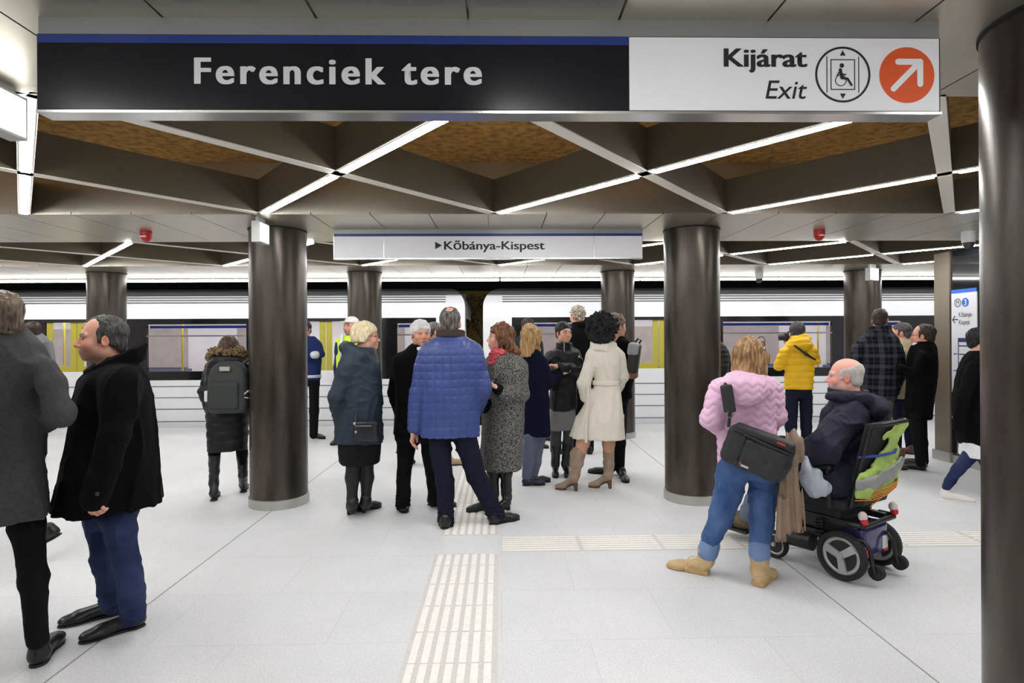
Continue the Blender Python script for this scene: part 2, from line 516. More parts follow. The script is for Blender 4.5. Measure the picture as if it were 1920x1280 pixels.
# ================================================================== signs
def text_mesh(name, s, m, parent, x0, x1, zb, y, cap=None, bold=0.0, shear=0.0, spacing=1.0, smear=0.0):
    """flat lettering in the parent's XZ plane, fitted between x0 and x1, baseline zb; cap = height of a capital"""
    c = bpy.data.curves.new(name, 'FONT')
    c.body = s
    c.size = 1.0
    c.space_character = spacing
    c.shear = shear
    c.offset = bold
    c.extrude = 0.0
    o = bpy.data.objects.new(name, c)
    COL.objects.link(o)
    dg = bpy.context.evaluated_depsgraph_get()
    me = bpy.data.meshes.new_from_object(o.evaluated_get(dg))
    bpy.data.objects.remove(o)
    n = len(me.vertices)
    co = np.zeros(n * 3, dtype=np.float32)
    me.vertices.foreach_get('co', co)
    co = co.reshape(-1, 3)
    sx = (x1 - x0) / (co[:, 0].max() - co[:, 0].min())
    # height of the first capital alone gives the vertical scale
    c2 = bpy.data.curves.new(name, 'FONT')
    c2.body = s[0]
    c2.offset = bold
    o2 = bpy.data.objects.new(name, c2)
    COL.objects.link(o2)
    dg = bpy.context.evaluated_depsgraph_get()
    m2 = bpy.data.meshes.new_from_object(o2.evaluated_get(dg))
    bpy.data.objects.remove(o2)
    hz = max(v.co.y for v in m2.vertices) - min(0, min(v.co.y for v in m2.vertices))
    bpy.data.meshes.remove(m2)
    sz = sx if cap is None else cap / hz
    X = (co[:, 0] - co[:, 0].min()) * sx + x0
    Z = co[:, 1] * sz + zb
    out = np.stack([X, np.full(n, y), Z], 1).astype(np.float32)
    me.vertices.foreach_set('co', out.ravel())
    me.name = name
    me.materials.clear()
    if smear:
        # a bolder cut: the same letters laid side by side by a fraction of the stroke
        bmx = bmesh.new()
        for i, dx in enumerate((-smear, 0.0, smear)):
            n0 = len(bmx.verts)
            bmx.from_mesh(me)
            bmx.verts.ensure_lookup_table()
            for v in bmx.verts[n0:]:
                v.co.x += dx
                v.co.y -= 0.0002 * i
        bmx.to_mesh(me)
        bmx.free()
    return link(name, me, m, parent)
def flat(polys, name, m, parent, y):
    """filled polygons (XZ) with real thickness 0.5 mm"""
    b = MB()
    for p in polys:
        b.prism(p, 1, y, y + 0.0005)
    return b.build(name, m, parent)
def disc(cx, cz, r, n=64): return [(cx + r * math.cos(i * 2 * math.pi / n), cz + r * math.sin(i * 2 * math.pi / n)) for i in range(n)]
def ringpoly(cx, cz, r, w, n=64):
    o, i_ = disc(cx, cz, r, n), disc(cx, cz, r - w, n)
    return [[o[k], o[(k + 1) % n], i_[(k + 1) % n], i_[k]] for k in range(n)]
def stroke(a, b, w):
    a, b = Vector(a), Vector(b)
    d = (b - a).normalized()
    n = Vector((-d.y, d.x)) * w / 2
    base = math.atan2(d.y, d.x)
    pts = []
    for k in range(9):
        t = base - math.pi / 2 + math.pi * k / 8
        pts.append((b.x + math.cos(t) * w / 2, b.y + math.sin(t) * w / 2))
    for k in range(9):
        t = base + math.pi / 2 + math.pi * k / 8
        pts.append((a.x + math.cos(t) * w / 2, a.y + math.sin(t) * w / 2))
    return pts

mblack = mat('sign_black', (12, 12, 21), 0.24, spec=0.3)
mblue = mat('sign_blue', (16, 48, 126), 0.35)
mwhite = mat('sign_white', (236, 236, 240), 0.4)
mtxtw = mat('letter_white', (212, 212, 216), 0.5)
mtxtk = mat('letter_black', (22, 26, 26), 0.5)
malu = mat('sign_aluminium', (205, 204, 202), 0.22, 0.9)
mcasing = mat('sign_casing', (150, 152, 152), 0.35, 0.6)
morange = mat('sign_orange', (222, 84, 26), 0.5)

SY = 1.885
def SP(px, py): 
    q = P(px, py, SY)
    return q[0], q[2]
xl, _ = SP(68, 130); xr, _ = SP(1764, 130); xm, _ = SP(1180, 130)
zt = 0.5 * (SP(916, 66)[1] + SP(916, 69)[1]); zb = SP(916, 206)[1]
sg = empty('station_sign', (0, SY, 0), 'long hanging sign reading Ferenciek tere and Kijarat Exit', 'sign')
sg['label'] = 'long black and white hanging sign reading Ferenciek tere'
MB().box((xl + 0.004, 0.004, zt), (xr - 0.002, 0.060, CZ)).build('casing', mcasing, sg)
MB().box((xl, 0.003, zb - 0.004), (xr, 0.066, zt + 0.002)).build('body', mat('sign_edge', (40, 40, 44), 0.4), sg)
MB().box((xl, -0.004, zb - 0.012), (xr, 0.068, zb - 0.004)).build('bottom_rail', malu, sg)
MB().box((xl + 0.004, 0.0, zb), (xm - 0.002, 0.003, zt - 0.028)).build('name_panel', mblack, sg)
MB().box((xl + 0.004, -0.0004, zt - 0.0275), (xm - 0.002, 0.003, zt - 0.0015)).build('blue_line', mblue, sg)
MB().box((xm, 0.0, zb), (xr - 0.006, 0.003, zt - 0.0015)).build('exit_panel', mwhite, sg)
x0, z0 = SP(366, 157); x1, _ = SP(902, 157)
capz = (SP(640, 108)[1] - SP(640, 157)[1])
text_mesh('lettering', 'Ferenciek tere', mtxtw, sg, x0, x1, SP(640, 157.5)[1], -0.001, cap=capz, bold=0.012, spacing=1.24, smear=0.0030)
x0, _ = SP(1358, 125); x1, _ = SP(1512, 125)
text_mesh('lettering', 'Kijárat', mtxtk, sg, x0, x1, SP(1435, 125)[1], -0.001, cap=SP(1435, 91)[1] - SP(1435, 125)[1], bold=0.008, smear=0.0022)
x0, _ = SP(1435, 185); x1, _ = SP(1513, 185)
text_mesh('lettering', 'Exit', mtxtk, sg, x0, x1, SP(1475, 185)[1], -0.001, cap=SP(1475, 151)[1] - SP(1475, 185)[1], shear=0.2, bold=0.004)
px1 = SY / FPX
def Z2(px, py): return SP(px, py)
# lift pictogram
cx, cz = Z2(1580, 140)
fl = ringpoly(cx, cz, 53 * px1, 4 * px1)
for sx_ in (-1, 1):
    x = cx + sx_ * 30.5 * px1
    fl.append([(x - 0.8 * px1, cz - 34 * px1), (x + 0.8 * px1, cz - 34 * px1), (x + 0.8 * px1, cz + 34 * px1), (x - 0.8 * px1, cz + 34 * px1)])
hw, hh, lw = 23.5 * px1, 29 * px1, 1.7 * px1
fl += [[(cx - hw, cz + hh - lw), (cx + hw, cz + hh - lw), (cx + hw, cz + hh), (cx - hw, cz + hh)],
       [(cx - hw, cz - hh), (cx + hw, cz - hh), (cx + hw, cz - hh + lw), (cx - hw, cz - hh + lw)],
       [(cx - hw, cz - hh + lw), (cx - hw + lw, cz - hh + lw), (cx - hw + lw, cz + hh - lw), (cx - hw, cz + hh - lw)],
       [(cx + hw - lw, cz - hh + lw), (cx + hw, cz - hh + lw), (cx + hw, cz + hh - lw), (cx + hw - lw, cz + hh - lw)]]
for sg_ in (-1, 1):
    fl.append([(cx - 5.5 * px1, cz + sg_ * 36 * px1), (cx + 5.5 * px1, cz + sg_ * 36 * px1), (cx, cz + sg_ * 46 * px1)])
wx, wz = cx - 4 * px1, cz - 11 * px1
fl += ringpoly(wx, wz, 11 * px1, 1.6 * px1, 40)
flat(fl, 'lift_pictogram', mtxtk, sg, -0.0012)
man = [disc(cx - 2 * px1, cz + 17 * px1, 4.3 * px1, 24), stroke((cx - 5 * px1, cz + 9 * px1), (cx - 2 * px1, cz - 6 * px1), 6 * px1)]
flat(man, 'seated_figure', mtxtk, sg, -0.0018)
flat([stroke((cx - 3 * px1, cz - 7 * px1), (cx + 9 * px1, cz - 8 * px1), 4 * px1), stroke((cx - 5 * px1, cz + 8 * px1), (cx - 11 * px1, cz - 2 * px1), 2.4 * px1)], 'figure_lap', mtxtk, sg, -0.0024)
flat([stroke((cx + 9 * px1, cz - 9 * px1), (cx + 16 * px1, cz - 20 * px1), 4 * px1), stroke((cx - 4 * px1, cz + 1 * px1), (cx + 5 * px1, cz - 0.5 * px1), 2.4 * px1)], 'figure_leg', mtxtk, sg, -0.0030)
cx, cz = Z2(1700, 141)
flat([disc(cx, cz, 53 * px1)], 'orange_disc', morange, sg, -0.0012)
flat([stroke((cx - 26 * px1, cz - 26 * px1), (cx + 22 * px1, cz + 22 * px1), 11 * px1)], 'arrow_shaft', mwhite, sg, -0.0018)
flat([stroke((cx - 17 * px1, cz + 25 * px1), (cx + 25 * px1, cz + 25 * px1), 11.5 * px1)], 'arrow_head', mwhite, sg, -0.0024)
flat([stroke((cx + 25 * px1, cz + 25 * px1), (cx + 25 * px1, cz - 17 * px1), 11.5 * px1)], 'arrow_head', mwhite, sg, -0.0030)

# second sign, between the middle columns
SY = 5.53
xl, _ = SP(625, 460); xr, _ = SP(1205, 460)
zt = SP(916, 437.5)[1]; zb = SP(916, 483)[1]
sg2 = empty('direction_sign', (0, SY, 0), 'smaller white hanging sign reading Kőbánya-Kispest with a black arrow', 'sign')
MB().box((xl, 0.004, zt), (xr, 0.060, CZ)).build('casing', mcasing, sg2)
MB().box((xl, 0.003, zb - 0.012), (xr, 0.066, zt)).build('body', malu, sg2)
xa, _ = SP(719.5, 460); xb, _ = SP(1114, 460)
for a, b_ in ((xl + 0.006, xa - 0.003), (xa + 0.003, xb - 0.003), (xb + 0.003, xr - 0.006)):
    MB().box((a, 0.0, zb), (b_, 0.003, zt - 0.026)).build('panel', mwhite, sg2)
MB().box((xl + 0.004, -0.0005, zt - 0.025), (xr - 0.004, 0.003, zt - 0.001)).build('blue_line', mblue, sg2)
x0, _ = SP(833, 468); x1, _ = SP(1021, 468)
text_mesh('lettering', 'Kőbánya-Kispest', mtxtk, sg2, x0, x1, SP(926, 467.5)[1], -0.002, cap=SP(926, 452)[1] - SP(926, 467.5)[1], bold=0.008, smear=0.002)
t0, t1, t2 = SP(816, 453), SP(816, 467), SP(829, 460)
flat([[t0, t1, t2]], 'arrow', mtxtk, sg2, -0.002)

# information board on the glass wall (faces the hall: its plane runs along Y)
ya, yb = 6.64, 7.02
ib = empty('information_board', (WX - 0.018, 0, 0), 'white information board with blue top on the dark glass wall', 'sign')
zt_, zb_ = 2.10, 0.55
MB().box((0, ya, zb_), (0.012, yb, zt_)).build('panel', mat('board_white', (214, 216, 222), 0.4), ib)
MB().box((-0.001, ya, zt_ - 0.045), (0.011, yb, zt_)).build('blue_line', mat('board_blue', (36, 96, 190), 0.4), ib)
def on_wall(o):
    # built in XZ (x to the right as read), turned to face -X
    o.location = (-0.002, yb, 0)
    o.rotation_euler = (0, 0, -math.pi / 2)
    return o
on_wall(flat([disc(0.215, 1.94, 0.052)], 'line_number_disc', mat('board_blue', (36, 96, 190), 0.4), ib, 0.0))
on_wall(text_mesh('lettering', '3', mwhite, ib, 0.197, 0.233, 1.905, -0.001, cap=0.07))
b_ = flat(ringpoly(0.100, 1.94, 0.052, 0.009), 'metro_ring', mtxtk, ib, 0.0); on_wall(b_)
on_wall(text_mesh('lettering', 'M', mtxtk, ib, 0.078, 0.122, 1.912, -0.001, cap=0.06))
on_wall(text_mesh('lettering', 'Kőbánya-', mtxtk, ib, 0.12, 0.32, 1.77, -0.001, cap=0.055))
on_wall(text_mesh('lettering', 'Kispest', mtxtk, ib, 0.12, 0.28, 1.68, -0.001, cap=0.055))
on_wall(flat([stroke((0.02, 1.74), (0.10, 1.74), 0.012), ], 'arrow', mtxtk, ib, 0.0))
on_wall(flat([stroke((0.02, 1.74), (0.055, 1.78), 0.012)], 'arrow', mtxtk, ib, -0.0006))
on_wall(flat([stroke((0.02, 1.74), (0.055, 1.70), 0.012)], 'arrow', mtxtk, ib, -0.0012))
mnavy = mat('board_navy', (40, 40, 96), 0.5)
on_wall(flat([[(0.10, 1.47), (0.375, 1.47), (0.375, 1.52), (0.10, 1.52)]], 'map_title', mnavy, ib, 0.0))
on_wall(flat([[(0.10, 0.62), (0.112, 0.62), (0.112, 1.47), (0.10, 1.47)]], 'map_line', mnavy, ib, 0.0))
on_wall(flat([[(0.115, z), (0.28 + 0.03 * (i % 3), z), (0.28 + 0.03 * (i % 3), z + 0.012), (0.115, z + 0.012)] for i, z in enumerate(np.arange(0.72, 1.44, 0.10))], 'map_stop_lines', mtxtk, ib, 0.0))
on_wall(flat([[(0.03, z), (0.09, z), (0.09, z + 0.014), (0.03, z + 0.014)] for i, z in enumerate(np.arange(0.72, 1.44, 0.20))], 'map_ticks', mat('board_blue', (36, 96, 190), 0.4), ib, 0.0))

# ================================================================== the metro train
TY = 10.62
mtw = mat('train_white', (243, 245, 249), 0.28, 0.0, coat=0.4)
mtg = mat('train_roof_grey', (150, 152, 152), 0.4, 0.3)
mtk = mat('train_black', (20, 20, 24), 0.12, 0.0, coat=0.5)
mglass = bpy.data.materials.new('train_window'); mglass.use_nodes = True
_b = mglass.node_tree.nodes['Principled BSDF']
_b.inputs['Base Color'].default_value = (0.85, 0.84, 0.86, 1); _b.inputs['Transmission Weight'].default_value = 1.0
_b.inputs['Roughness'].default_value = 0.0; _b.inputs['IOR'].default_value = 1.05
def TZ(py, px=938): return P(px, py, TY)[2]
def TX(px, py=650): return P(px, py, TY)[0]
zsill, zhead = 0.82, 1.92      # black window band
# side profile of a car in (y, z), from the sole bar to the roof crown
PROF = [(TY + 0.06, -0.75), (TY, -0.30), (TY, 0.0), (TY, zsill), (TY, zhead), (TY + 0.02, 2.18), (TY + 0.10, 2.32), (TY + 0.28, 2.42), (TY + 0.7, 2.50), (TY + 1.3, 2.53)]
def car(x0, x1, label, wins, doors, r0, r1):
    """car from x0 to x1 (r = radius of the rounded upper end corner)"""
    rt = empty('metro_car', ((x0 + x1) / 2, TY, -1.2), label, 'train', None)
    ox, oz = (x0 + x1) / 2, -1.2
    L = lambda x, y, z: (x - ox, y - TY, z - oz)
    # end-corner inset as a function of z
    def inset(z, r):
        if r <= 0 or z < 2.52 - r: return 0.0
        d = z - (2.52 - r)
        return r - math.sqrt(max(r * r - min(d, r) ** 2, 0))
    def skin(name, za, zb_, m, x_in=0.0, dy=0.0, xa=None, xb=None):
        b = MB()
        ys = [p[0] for p in PROF]; zs = [p[1] for p in PROF]
        zz = sorted(set([za, zb_] + [z for z in zs if za < z < zb_] + [z for z in np.linspace(1.3, 2.52, 24) if za < z < zb_]))
        rows = []
        for z in zz:
            y = float(np.interp(z, zs, ys)) + dy
            a = (x0 + inset(z, r0)) if xa is None else xa
            c = (x1 - inset(z, r1)) if xb is None else xb
            rows.append((a, c, y, z))
        prev = None
        for a, c, y, z in rows:
            vsq = [b.bm.verts.new(L(a, y, z)), b.bm.verts.new(L(c, y, z)), b.bm.verts.new(L(c, TY + 2.2 if xa is None else y + 0.03, z)), b.bm.verts.new(L(a, TY + 2.2 if xa is None else y + 0.03, z))]
            if prev:
                b.bm.faces.new((prev[0], prev[1], vsq[1], vsq[0]))
                b.bm.faces.new((prev[1], prev[2], vsq[2], vsq[1]))
                b.bm.faces.new((prev[3], prev[0], vsq[0], vsq[3]))
                if xa is not None: b.bm.faces.new((prev[2], prev[3], vsq[3], vsq[2]))
            prev = vsq
        return b.build(name, m, rt)
    skin('lower_body', -0.75, zsill, mtw)
    skin('upper_body', zhead, 2.34, mtw)
    skin('roof', 2.34, 2.53, mtg)
    # end strips and posts of the window band (the openings are left free)
    edges = sorted(wins + doors)
    cur = x0
    pb = MB()
    for (a, c, *_r) in edges:
        if a > cur + 0.01:
            pb.box(L(cur, TY, zsill), L(a, TY + 0.06, zhead))
        cur = max(cur, c)
    if x1 > cur + 0.01: pb.box(L(cur, TY, zsill), L(x1, TY + 0.06, zhead))
    for (a, c, *_r) in wins:
        pb.box(L(a, TY, zhead - 0.10), L(c, TY + 0.06, zhead))
        pb.box(L(a, TY, zsill), L(c, TY + 0.06, zsill + 0.16))
    for (a, c, *_r) in doors:
        pb.box(L(a, TY, zhead - 0.06), L(c, TY + 0.06, zhead))
    pb.build('window_band', mtk, rt)
    ends = MB()
    for (xe, r, sgn) in ((x0, r0, 1), (x1, r1, -1)):
        if r > 0:
            ends.box(L(xe, TY - 0.004, zsill), L(xe + sgn * 0.52, TY + 0.05, zhead))
    ends.build('end_panel', mtw, rt)
    for (a, c) in wins:
        w = MB()
        w.box(L(a + 0.004, TY + 0.018, zsill + 0.162), L(c - 0.004, TY + 0.026, zhead - 0.102))
        o = w.build('window', mglass, rt)
        fr = MB()
        fr.box(L(a, TY - 0.006, 1.60), L(c, TY + 0.0, 1.625))
        fr.build('vent_bar', mat('train_trim', (150, 150, 152), 0.3, 0.8), o)
        MB().box(L(a, TY + 0.10, zhead - 0.17), L(c, TY + 0.14, zhead - 0.12)).build('blue_strip', mat('train_blue', (40, 80, 190), 0.4), o)
    for (a, c, *_r) in doors:
        d = MB()
        d.box(L(a + 0.01, TY + 0.02, -0.02), L(c - 0.01, TY + 0.05, 0.98), bev=0.004)
        o = d.build('door', mtw, rt)
        mid = (a + c) / 2
        for (e, f) in ((a + 0.01, mid - 0.01), (mid + 0.01, c - 0.01)):
            g = MB()
            g.box(L(e, TY + 0.02, 0.98), L(e + 0.10, TY + 0.05, zhead - 0.06)); g.box(L(f - 0.10, TY + 0.02, 0.98), L(f, TY + 0.05, zhead - 0.06))
            g.box(L(e + 0.1, TY + 0.02, 0.98), L(f - 0.1, TY + 0.05, 1.08))
            g.build('door_frame', mat('train_yellow', (184, 174, 62), 0.45), o)
    # inside: floor, lit ceiling, far wall and seats
    MB().box(L(x0 + 0.1, TY + 0.08, 0.0), L(x1 - 0.1, TY + 2.1, 0.05)).build('interior_floor', mtg, rt)
    MB().box(L(x0 + 0.1, TY + 2.0, 0.05), L(x1 - 0.1, TY + 2.1, 2.1)).build('interior_wall', mat('train_interior', (208, 204, 208), 0.6, noise=0.05, nscale=2), rt)
    MB().box(L(x0 + 0.1, TY + 0.08, 2.1), L(x1 - 0.1, TY + 2.1, 2.15)).build('interior_ceiling', mat('train_interior', (208, 204, 208), 0.6), rt)
    MB().box(L(x0 + 0.3, TY + 0.9, 2.07), L(x1 - 0.3, TY + 1.2, 2.10)).build('interior_light', emission('train_lamp', (1, 0.98, 0.97), 9.0), rt)
    k = x0 + 0.5
    while k < x1 - 1.5:
        MB().box(L(k, TY + 1.975, 0.95), L(k + 1.25, TY + 2.0, 1.78), bev=0.01).build('far_window', mat('far_window_brown', (164, 154, 152), 0.25, noise=0.12, nscale=5), rt)
        MB().box(L(k - 0.1, TY + 1.55, 0.05), L(k + 1.35, TY + 1.97, 0.50)).box(L(k - 0.1, TY + 1.86, 0.5), L(k + 1.35, TY + 1.97, 0.93)).build('seat', mat('train_seat', (88, 92, 120), 0.7), rt)
        MB().cyl(L(k + 1.62, TY + 1.1, 0.05), L(k + 1.62, TY + 1.1, 2.1), 0.018, seg=12).build('grab_pole', mat('pole_yellow', (196, 180, 60), 0.4), rt)
        k += 2.3
    MB().box(L(x0 + 0.1, TY + 2.1, -0.7), L(x1 - 0.1, TY + 2.2, 2.5)).build('far_side', mtg, rt)
    # grooves in the white lower body and on the roof shoulder
    gr = MB()
    for z, h in ((0.70, 0.018), (0.50, 0.016), (0.295, 0.018), (0.075, 0.016)):
        gr.box(L(x0 + 0.02, TY - 0.003, z), L(x1 - 0.02, TY + 0.002, z + h))
    gr.build('body_groove', mat('groove_grey', (120, 122, 126), 0.5), rt)
    rg = MB()
    for z in (2.20, 2.245, 2.29, 2.335):
        y = float(np.interp(z, [p[1] for p in PROF], [p[0] for p in PROF]))
        rg.box(L(x0 + 0.35, y - 0.012, z), L(x1 - 0.35, y + 0.03, z + 0.014))
    rg.build('roof_rib', mat('roof_rib_dark', (60, 60, 62), 0.5), rt)
    return rt
car(-13.0, TX(872), 'white metro car left of the gap between cars, with yellow door frames',
    [(TX(-60), TX(70)), (TX(275), TX(462)), (TX(745), TX(835))],
    [(TX(85), TX(200)), (TX(560), TX(660))], 0, 0.42)
car(TX(906), 13.0, 'white metro car right of the gap between cars, behind the yellow jacket',
    [(TX(1000), TX(1105)), (TX(1356), TX(1560)), (TX(1640), TX(1692)), (TX(1820), TX(2000))],
    [(TX(1172), TX(1300))], 0.42, 0)
# ================================================================== modelling engine: blended solids -> one smooth mesh
_rng = np.random.default_rng(7)
_LAT = _rng.random((32, 32, 32)).astype(np.float32)
def noise3(p, f):
    """smooth value noise in 0..1 at points p (N,3) with frequency f (scalar or 3)"""
    q = p * np.asarray(f, dtype=np.float32)
    i = np.floor(q).astype(np.int64)
    t = q - i
    t = t * t * (3 - 2 * t)
    i0 = i & 31
    i1 = (i + 1) & 31
    def L(a, b, c): return _LAT[a, b, c]
    x0 = L(i0[:, 0], i0[:, 1], i0[:, 2]) * (1 - t[:, 0]) + L(i1[:, 0], i0[:, 1], i0[:, 2]) * t[:, 0]
    x1 = L(i0[:, 0], i1[:, 1], i0[:, 2]) * (1 - t[:, 0]) + L(i1[:, 0], i1[:, 1], i0[:, 2]) * t[:, 0]
    y0 = x0 * (1 - t[:, 1]) + x1 * t[:, 1]
    x0 = L(i0[:, 0], i0[:, 1], i1[:, 2]) * (1 - t[:, 0]) + L(i1[:, 0], i0[:, 1], i1[:, 2]) * t[:, 0]
    x1 = L(i0[:, 0], i1[:, 1], i1[:, 2]) * (1 - t[:, 0]) + L(i1[:, 0], i1[:, 1], i1[:, 2]) * t[:, 0]
    y1 = x0 * (1 - t[:, 1]) + x1 * t[:, 1]
    return y0 * (1 - t[:, 2]) + y1 * t[:, 2]

class Prim:
    def __init__(s, fn, lo, hi, op='u', k=0.02):
        s.fn, s.lo, s.hi, s.op, s.k = fn, np.asarray(lo, float), np.asarray(hi, float), op, k
def cap(a, b, ra, rb=None, k=0.02, op='u'):
    a, b = np.asarray(a, float), np.asarray(b, float)
    rb = ra if rb is None else rb
    d = b - a
    dd = max(float(d @ d), 1e-9)
    def fn(X, Y, Z):
        t = np.clip(((X - a[0]) * d[0] + (Y - a[1]) * d[1] + (Z - a[2]) * d[2]) / dd, 0, 1)
        return np.sqrt((X - a[0] - t * d[0]) ** 2 + (Y - a[1] - t * d[1]) ** 2 + (Z - a[2] - t * d[2]) ** 2) - (ra + (rb - ra) * t)
    m = max(ra, rb)
    return Prim(fn, np.minimum(a, b) - m, np.maximum(a, b) + m, op, k)
def path(pts, rs, k=0.02, op='u'):
    return [cap(pts[i], pts[i + 1], rs[i], rs[i + 1], k, op) for i in range(len(pts) - 1)]
def ell(c, r, M=None, k=0.02, op='u'):
    """ellipsoid; M = 3x3 whose ROWS are the local axes"""
    c, r = np.asarray(c, float), np.asarray(r, float)
    def fn(X, Y, Z):
        x, y, z = X - c[0], Y - c[1], Z - c[2]
        if M is not None:
            x, y, z = (M[0][0] * x + M[0][1] * y + M[0][2] * z, M[1][0] * x + M[1][1] * y + M[1][2] * z, M[2][0] * x + M[2][1] * y + M[2][2] * z)
        k0 = np.sqrt((x / r[0]) ** 2 + (y / r[1]) ** 2 + (z / r[2]) ** 2)
        k1 = np.sqrt((x / r[0] ** 2) ** 2 + (y / r[1] ** 2) ** 2 + (z / r[2] ** 2) ** 2) + 1e-9
        return k0 * (k0 - 1) / k1
    m = np.full(3, r.max()) if M is not None else r
    return Prim(fn, c - m, c + m, op, k)
def rbox(c, h, M=None, rad=0.02, k=0.01, op='u'):
    c, h = np.asarray(c, float), np.asarray(h, float)
    def fn(X, Y, Z):
        x, y, z = X - c[0], Y - c[1], Z - c[2]
        if M is not None:
            x, y, z = (M[0][0] * x + M[0][1] * y + M[0][2] * z, M[1][0] * x + M[1][1] * y + M[1][2] * z, M[2][0] * x + M[2][1] * y + M[2][2] * z)
        qx, qy, qz = np.abs(x) - h[0] + rad, np.abs(y) - h[1] + rad, np.abs(z) - h[2] + rad
        return np.sqrt(np.maximum(qx, 0) ** 2 + np.maximum(qy, 0) ** 2 + np.maximum(qz, 0) ** 2) + np.minimum(np.maximum(np.maximum(qx, qy), qz), 0) - rad
    m = np.full(3, np.linalg.norm(h)) if M is not None else h
    return Prim(fn, c - m, c + m, op, k)
def crs(t, v):
    """smooth dense table through (t, v rows), t ascending"""
    t, v = np.asarray(t, float), np.asarray(v, float)
    n = len(t)
    m = np.zeros_like(v)
    for i in range(n):
        a, b = max(i - 1, 0), min(i + 1, n - 1)
        m[i] = (v[b] - v[a]) / max(t[b] - t[a], 1e-6)
    T = np.linspace(t[0], t[-1], 160)
    j = np.clip(np.searchsorted(t, T) - 1, 0, n - 2)
    h = (t[j + 1] - t[j])
    u = ((T - t[j]) / h)[:, None]
    h = h[:, None]
    V = (2 * u ** 3 - 3 * u ** 2 + 1) * v[j] + (u ** 3 - 2 * u ** 2 + u) * h * m[j] + (-2 * u ** 3 + 3 * u ** 2) * v[j + 1] + (u ** 3 - u ** 2) * h * m[j + 1]
    return T, V
def loft(rings, lat, n=2.4, k=0.03, op='u', hem=0.012):
    """rings: (z, cx, cy, a, b); lat = unit lateral axis (2)"""
    rings = sorted(rings, key=lambda r: r[0])
    T, V = crs([r[0] for r in rings], [r[1:] for r in rings])
    lx, ly = lat
    z0, z1 = T[0], T[-1]
    def fn(X, Y, Z):
        zf = Z.reshape(-1)
        cx, cy, a, b = (np.interp(zf, T, V[:, q]).reshape(Z.shape) for q in range(4))
        a, b = np.maximum(a, 0.01), np.maximum(b, 0.01)
        u = np.abs((X - cx) * lx + (Y - cy) * ly) / a
        w = np.abs(-(X - cx) * ly + (Y - cy) * lx) / b
        e = (u ** n + w ** n) ** (1.0 / n)
        # distance scaled with the local gradient
        g = np.sqrt((u / a) ** 2 + (w / b) ** 2) / np.maximum(np.sqrt(u * u + w * w), 1e-6)
        d = (e - 1) / np.maximum(g, 1e-6)
        zc = np.maximum(z0 - Z, Z - z1)
        h = np.clip(0.5 + 0.5 * (d - zc) / hem, 0, 1)
        return d * h + zc * (1 - h) + hem * h * (1 - h)
    A = max(V[:, 2].max(), V[:, 3].max())
    lo = (V[:, 0].min() - A, V[:, 1].min() - A, z0)
    hi = (V[:, 0].max() + A, V[:, 1].max() + A, z1)
    return Prim(fn, lo, hi, op, k)
def ringband(c, a, b, h, t, lat, tilt=None, k=0.008, op='u'):
    """collar: an upright elliptical band; tilt = (sx, sy) slope of its plane"""
    c = np.asarray(c, float)
    lx, ly = lat
    def fn(X, Y, Z):
        x, y, z = X - c[0], Y - c[1], Z - c[2]
        if tilt is not None: z = z - tilt[0] * x - tilt[1] * y
        u, w = (x * lx + y * ly) / a, (-x * ly + y * lx) / b
        e = np.sqrt(u * u + w * w) + 1e-6
        d = np.abs(e - 1) * min(a, b)
        q1, q2 = d - t, np.abs(z) - h / 2
        return np.minimum(np.maximum(q1, q2), 0) + np.sqrt(np.maximum(q1, 0) ** 2 + np.maximum(q2, 0) ** 2) - 0.004
    m = max(a, b) + t
    ex = 0 if tilt is None else (abs(tilt[0]) + abs(tilt[1])) * m
    return Prim(fn, c - (m, m, h / 2 + ex), c + (m, m, h / 2 + ex), op, k)

def solid(prims, vox, disp=None, dispamp=0.012):
    """evaluate the blended solid; returns (verts, faces list of quads/tris arrays)"""
    flatp = []
    for q in prims:
        flatp.extend(q) if isinstance(q, list) else flatp.append(q)
    us = [q for q in flatp if q.op == 'u']
    lo = np.min([q.lo for q in us], axis=0) - dispamp - 3 * vox
    hi = np.max([q.hi for q in us], axis=0) + dispamp + 3 * vox
    n = np.ceil((hi - lo) / vox).astype(int) + 1
    xs, ys, zs = (lo[i] + vox * np.arange(n[i]) for i in range(3))
    D = np.full(tuple(n), 0.12, dtype=np.float32)
    for q in flatp:
        mg = q.k + 2.5 * vox + dispamp
        a = np.clip(np.floor((q.lo - mg - lo) / vox).astype(int), 0, n)
        b = np.clip(np.ceil((q.hi + mg - lo) / vox).astype(int) + 1, 0, n)
        if np.any(b <= a): continue
        sl = tuple(slice(a[i], b[i]) for i in range(3))
        d = q.fn(xs[sl[0]][:, None, None], ys[sl[1]][None, :, None], zs[sl[2]][None, None, :])
        S = D[sl]
        k = q.k
        if q.op == 'u':
            h = np.clip(0.5 + 0.5 * (S - d) / k, 0, 1)
            D[sl] = S + (d - S) * h - k * h * (1 - h)
        else:
            d = -d
            h = np.clip(0.5 - 0.5 * (S - d) / k, 0, 1)
            D[sl] = S + (d - S) * h + k * h * (1 - h)
    if disp is not None:
        idx = np.nonzero(np.abs(D) < dispamp + 2.5 * vox)
        pts = np.stack([xs[idx[0]], ys[idx[1]], zs[idx[2]]], 1).astype(np.float32)
        D[idx] += disp(pts).astype(np.float32)
    D = np.clip(D, -0.12, 0.12)
    g = openvdb.FloatGrid(0.12)
    g.copyFromArray(np.ascontiguousarray(D))
    pts, tris, quads = g.convertToPolygons(0.0, 0.0)
    V = np.asarray(pts, dtype=np.float64) * vox + lo
    return V, np.asarray(tris, dtype=np.int64).reshape(-1, 3), np.asarray(quads, dtype=np.int64).reshape(-1, 4)
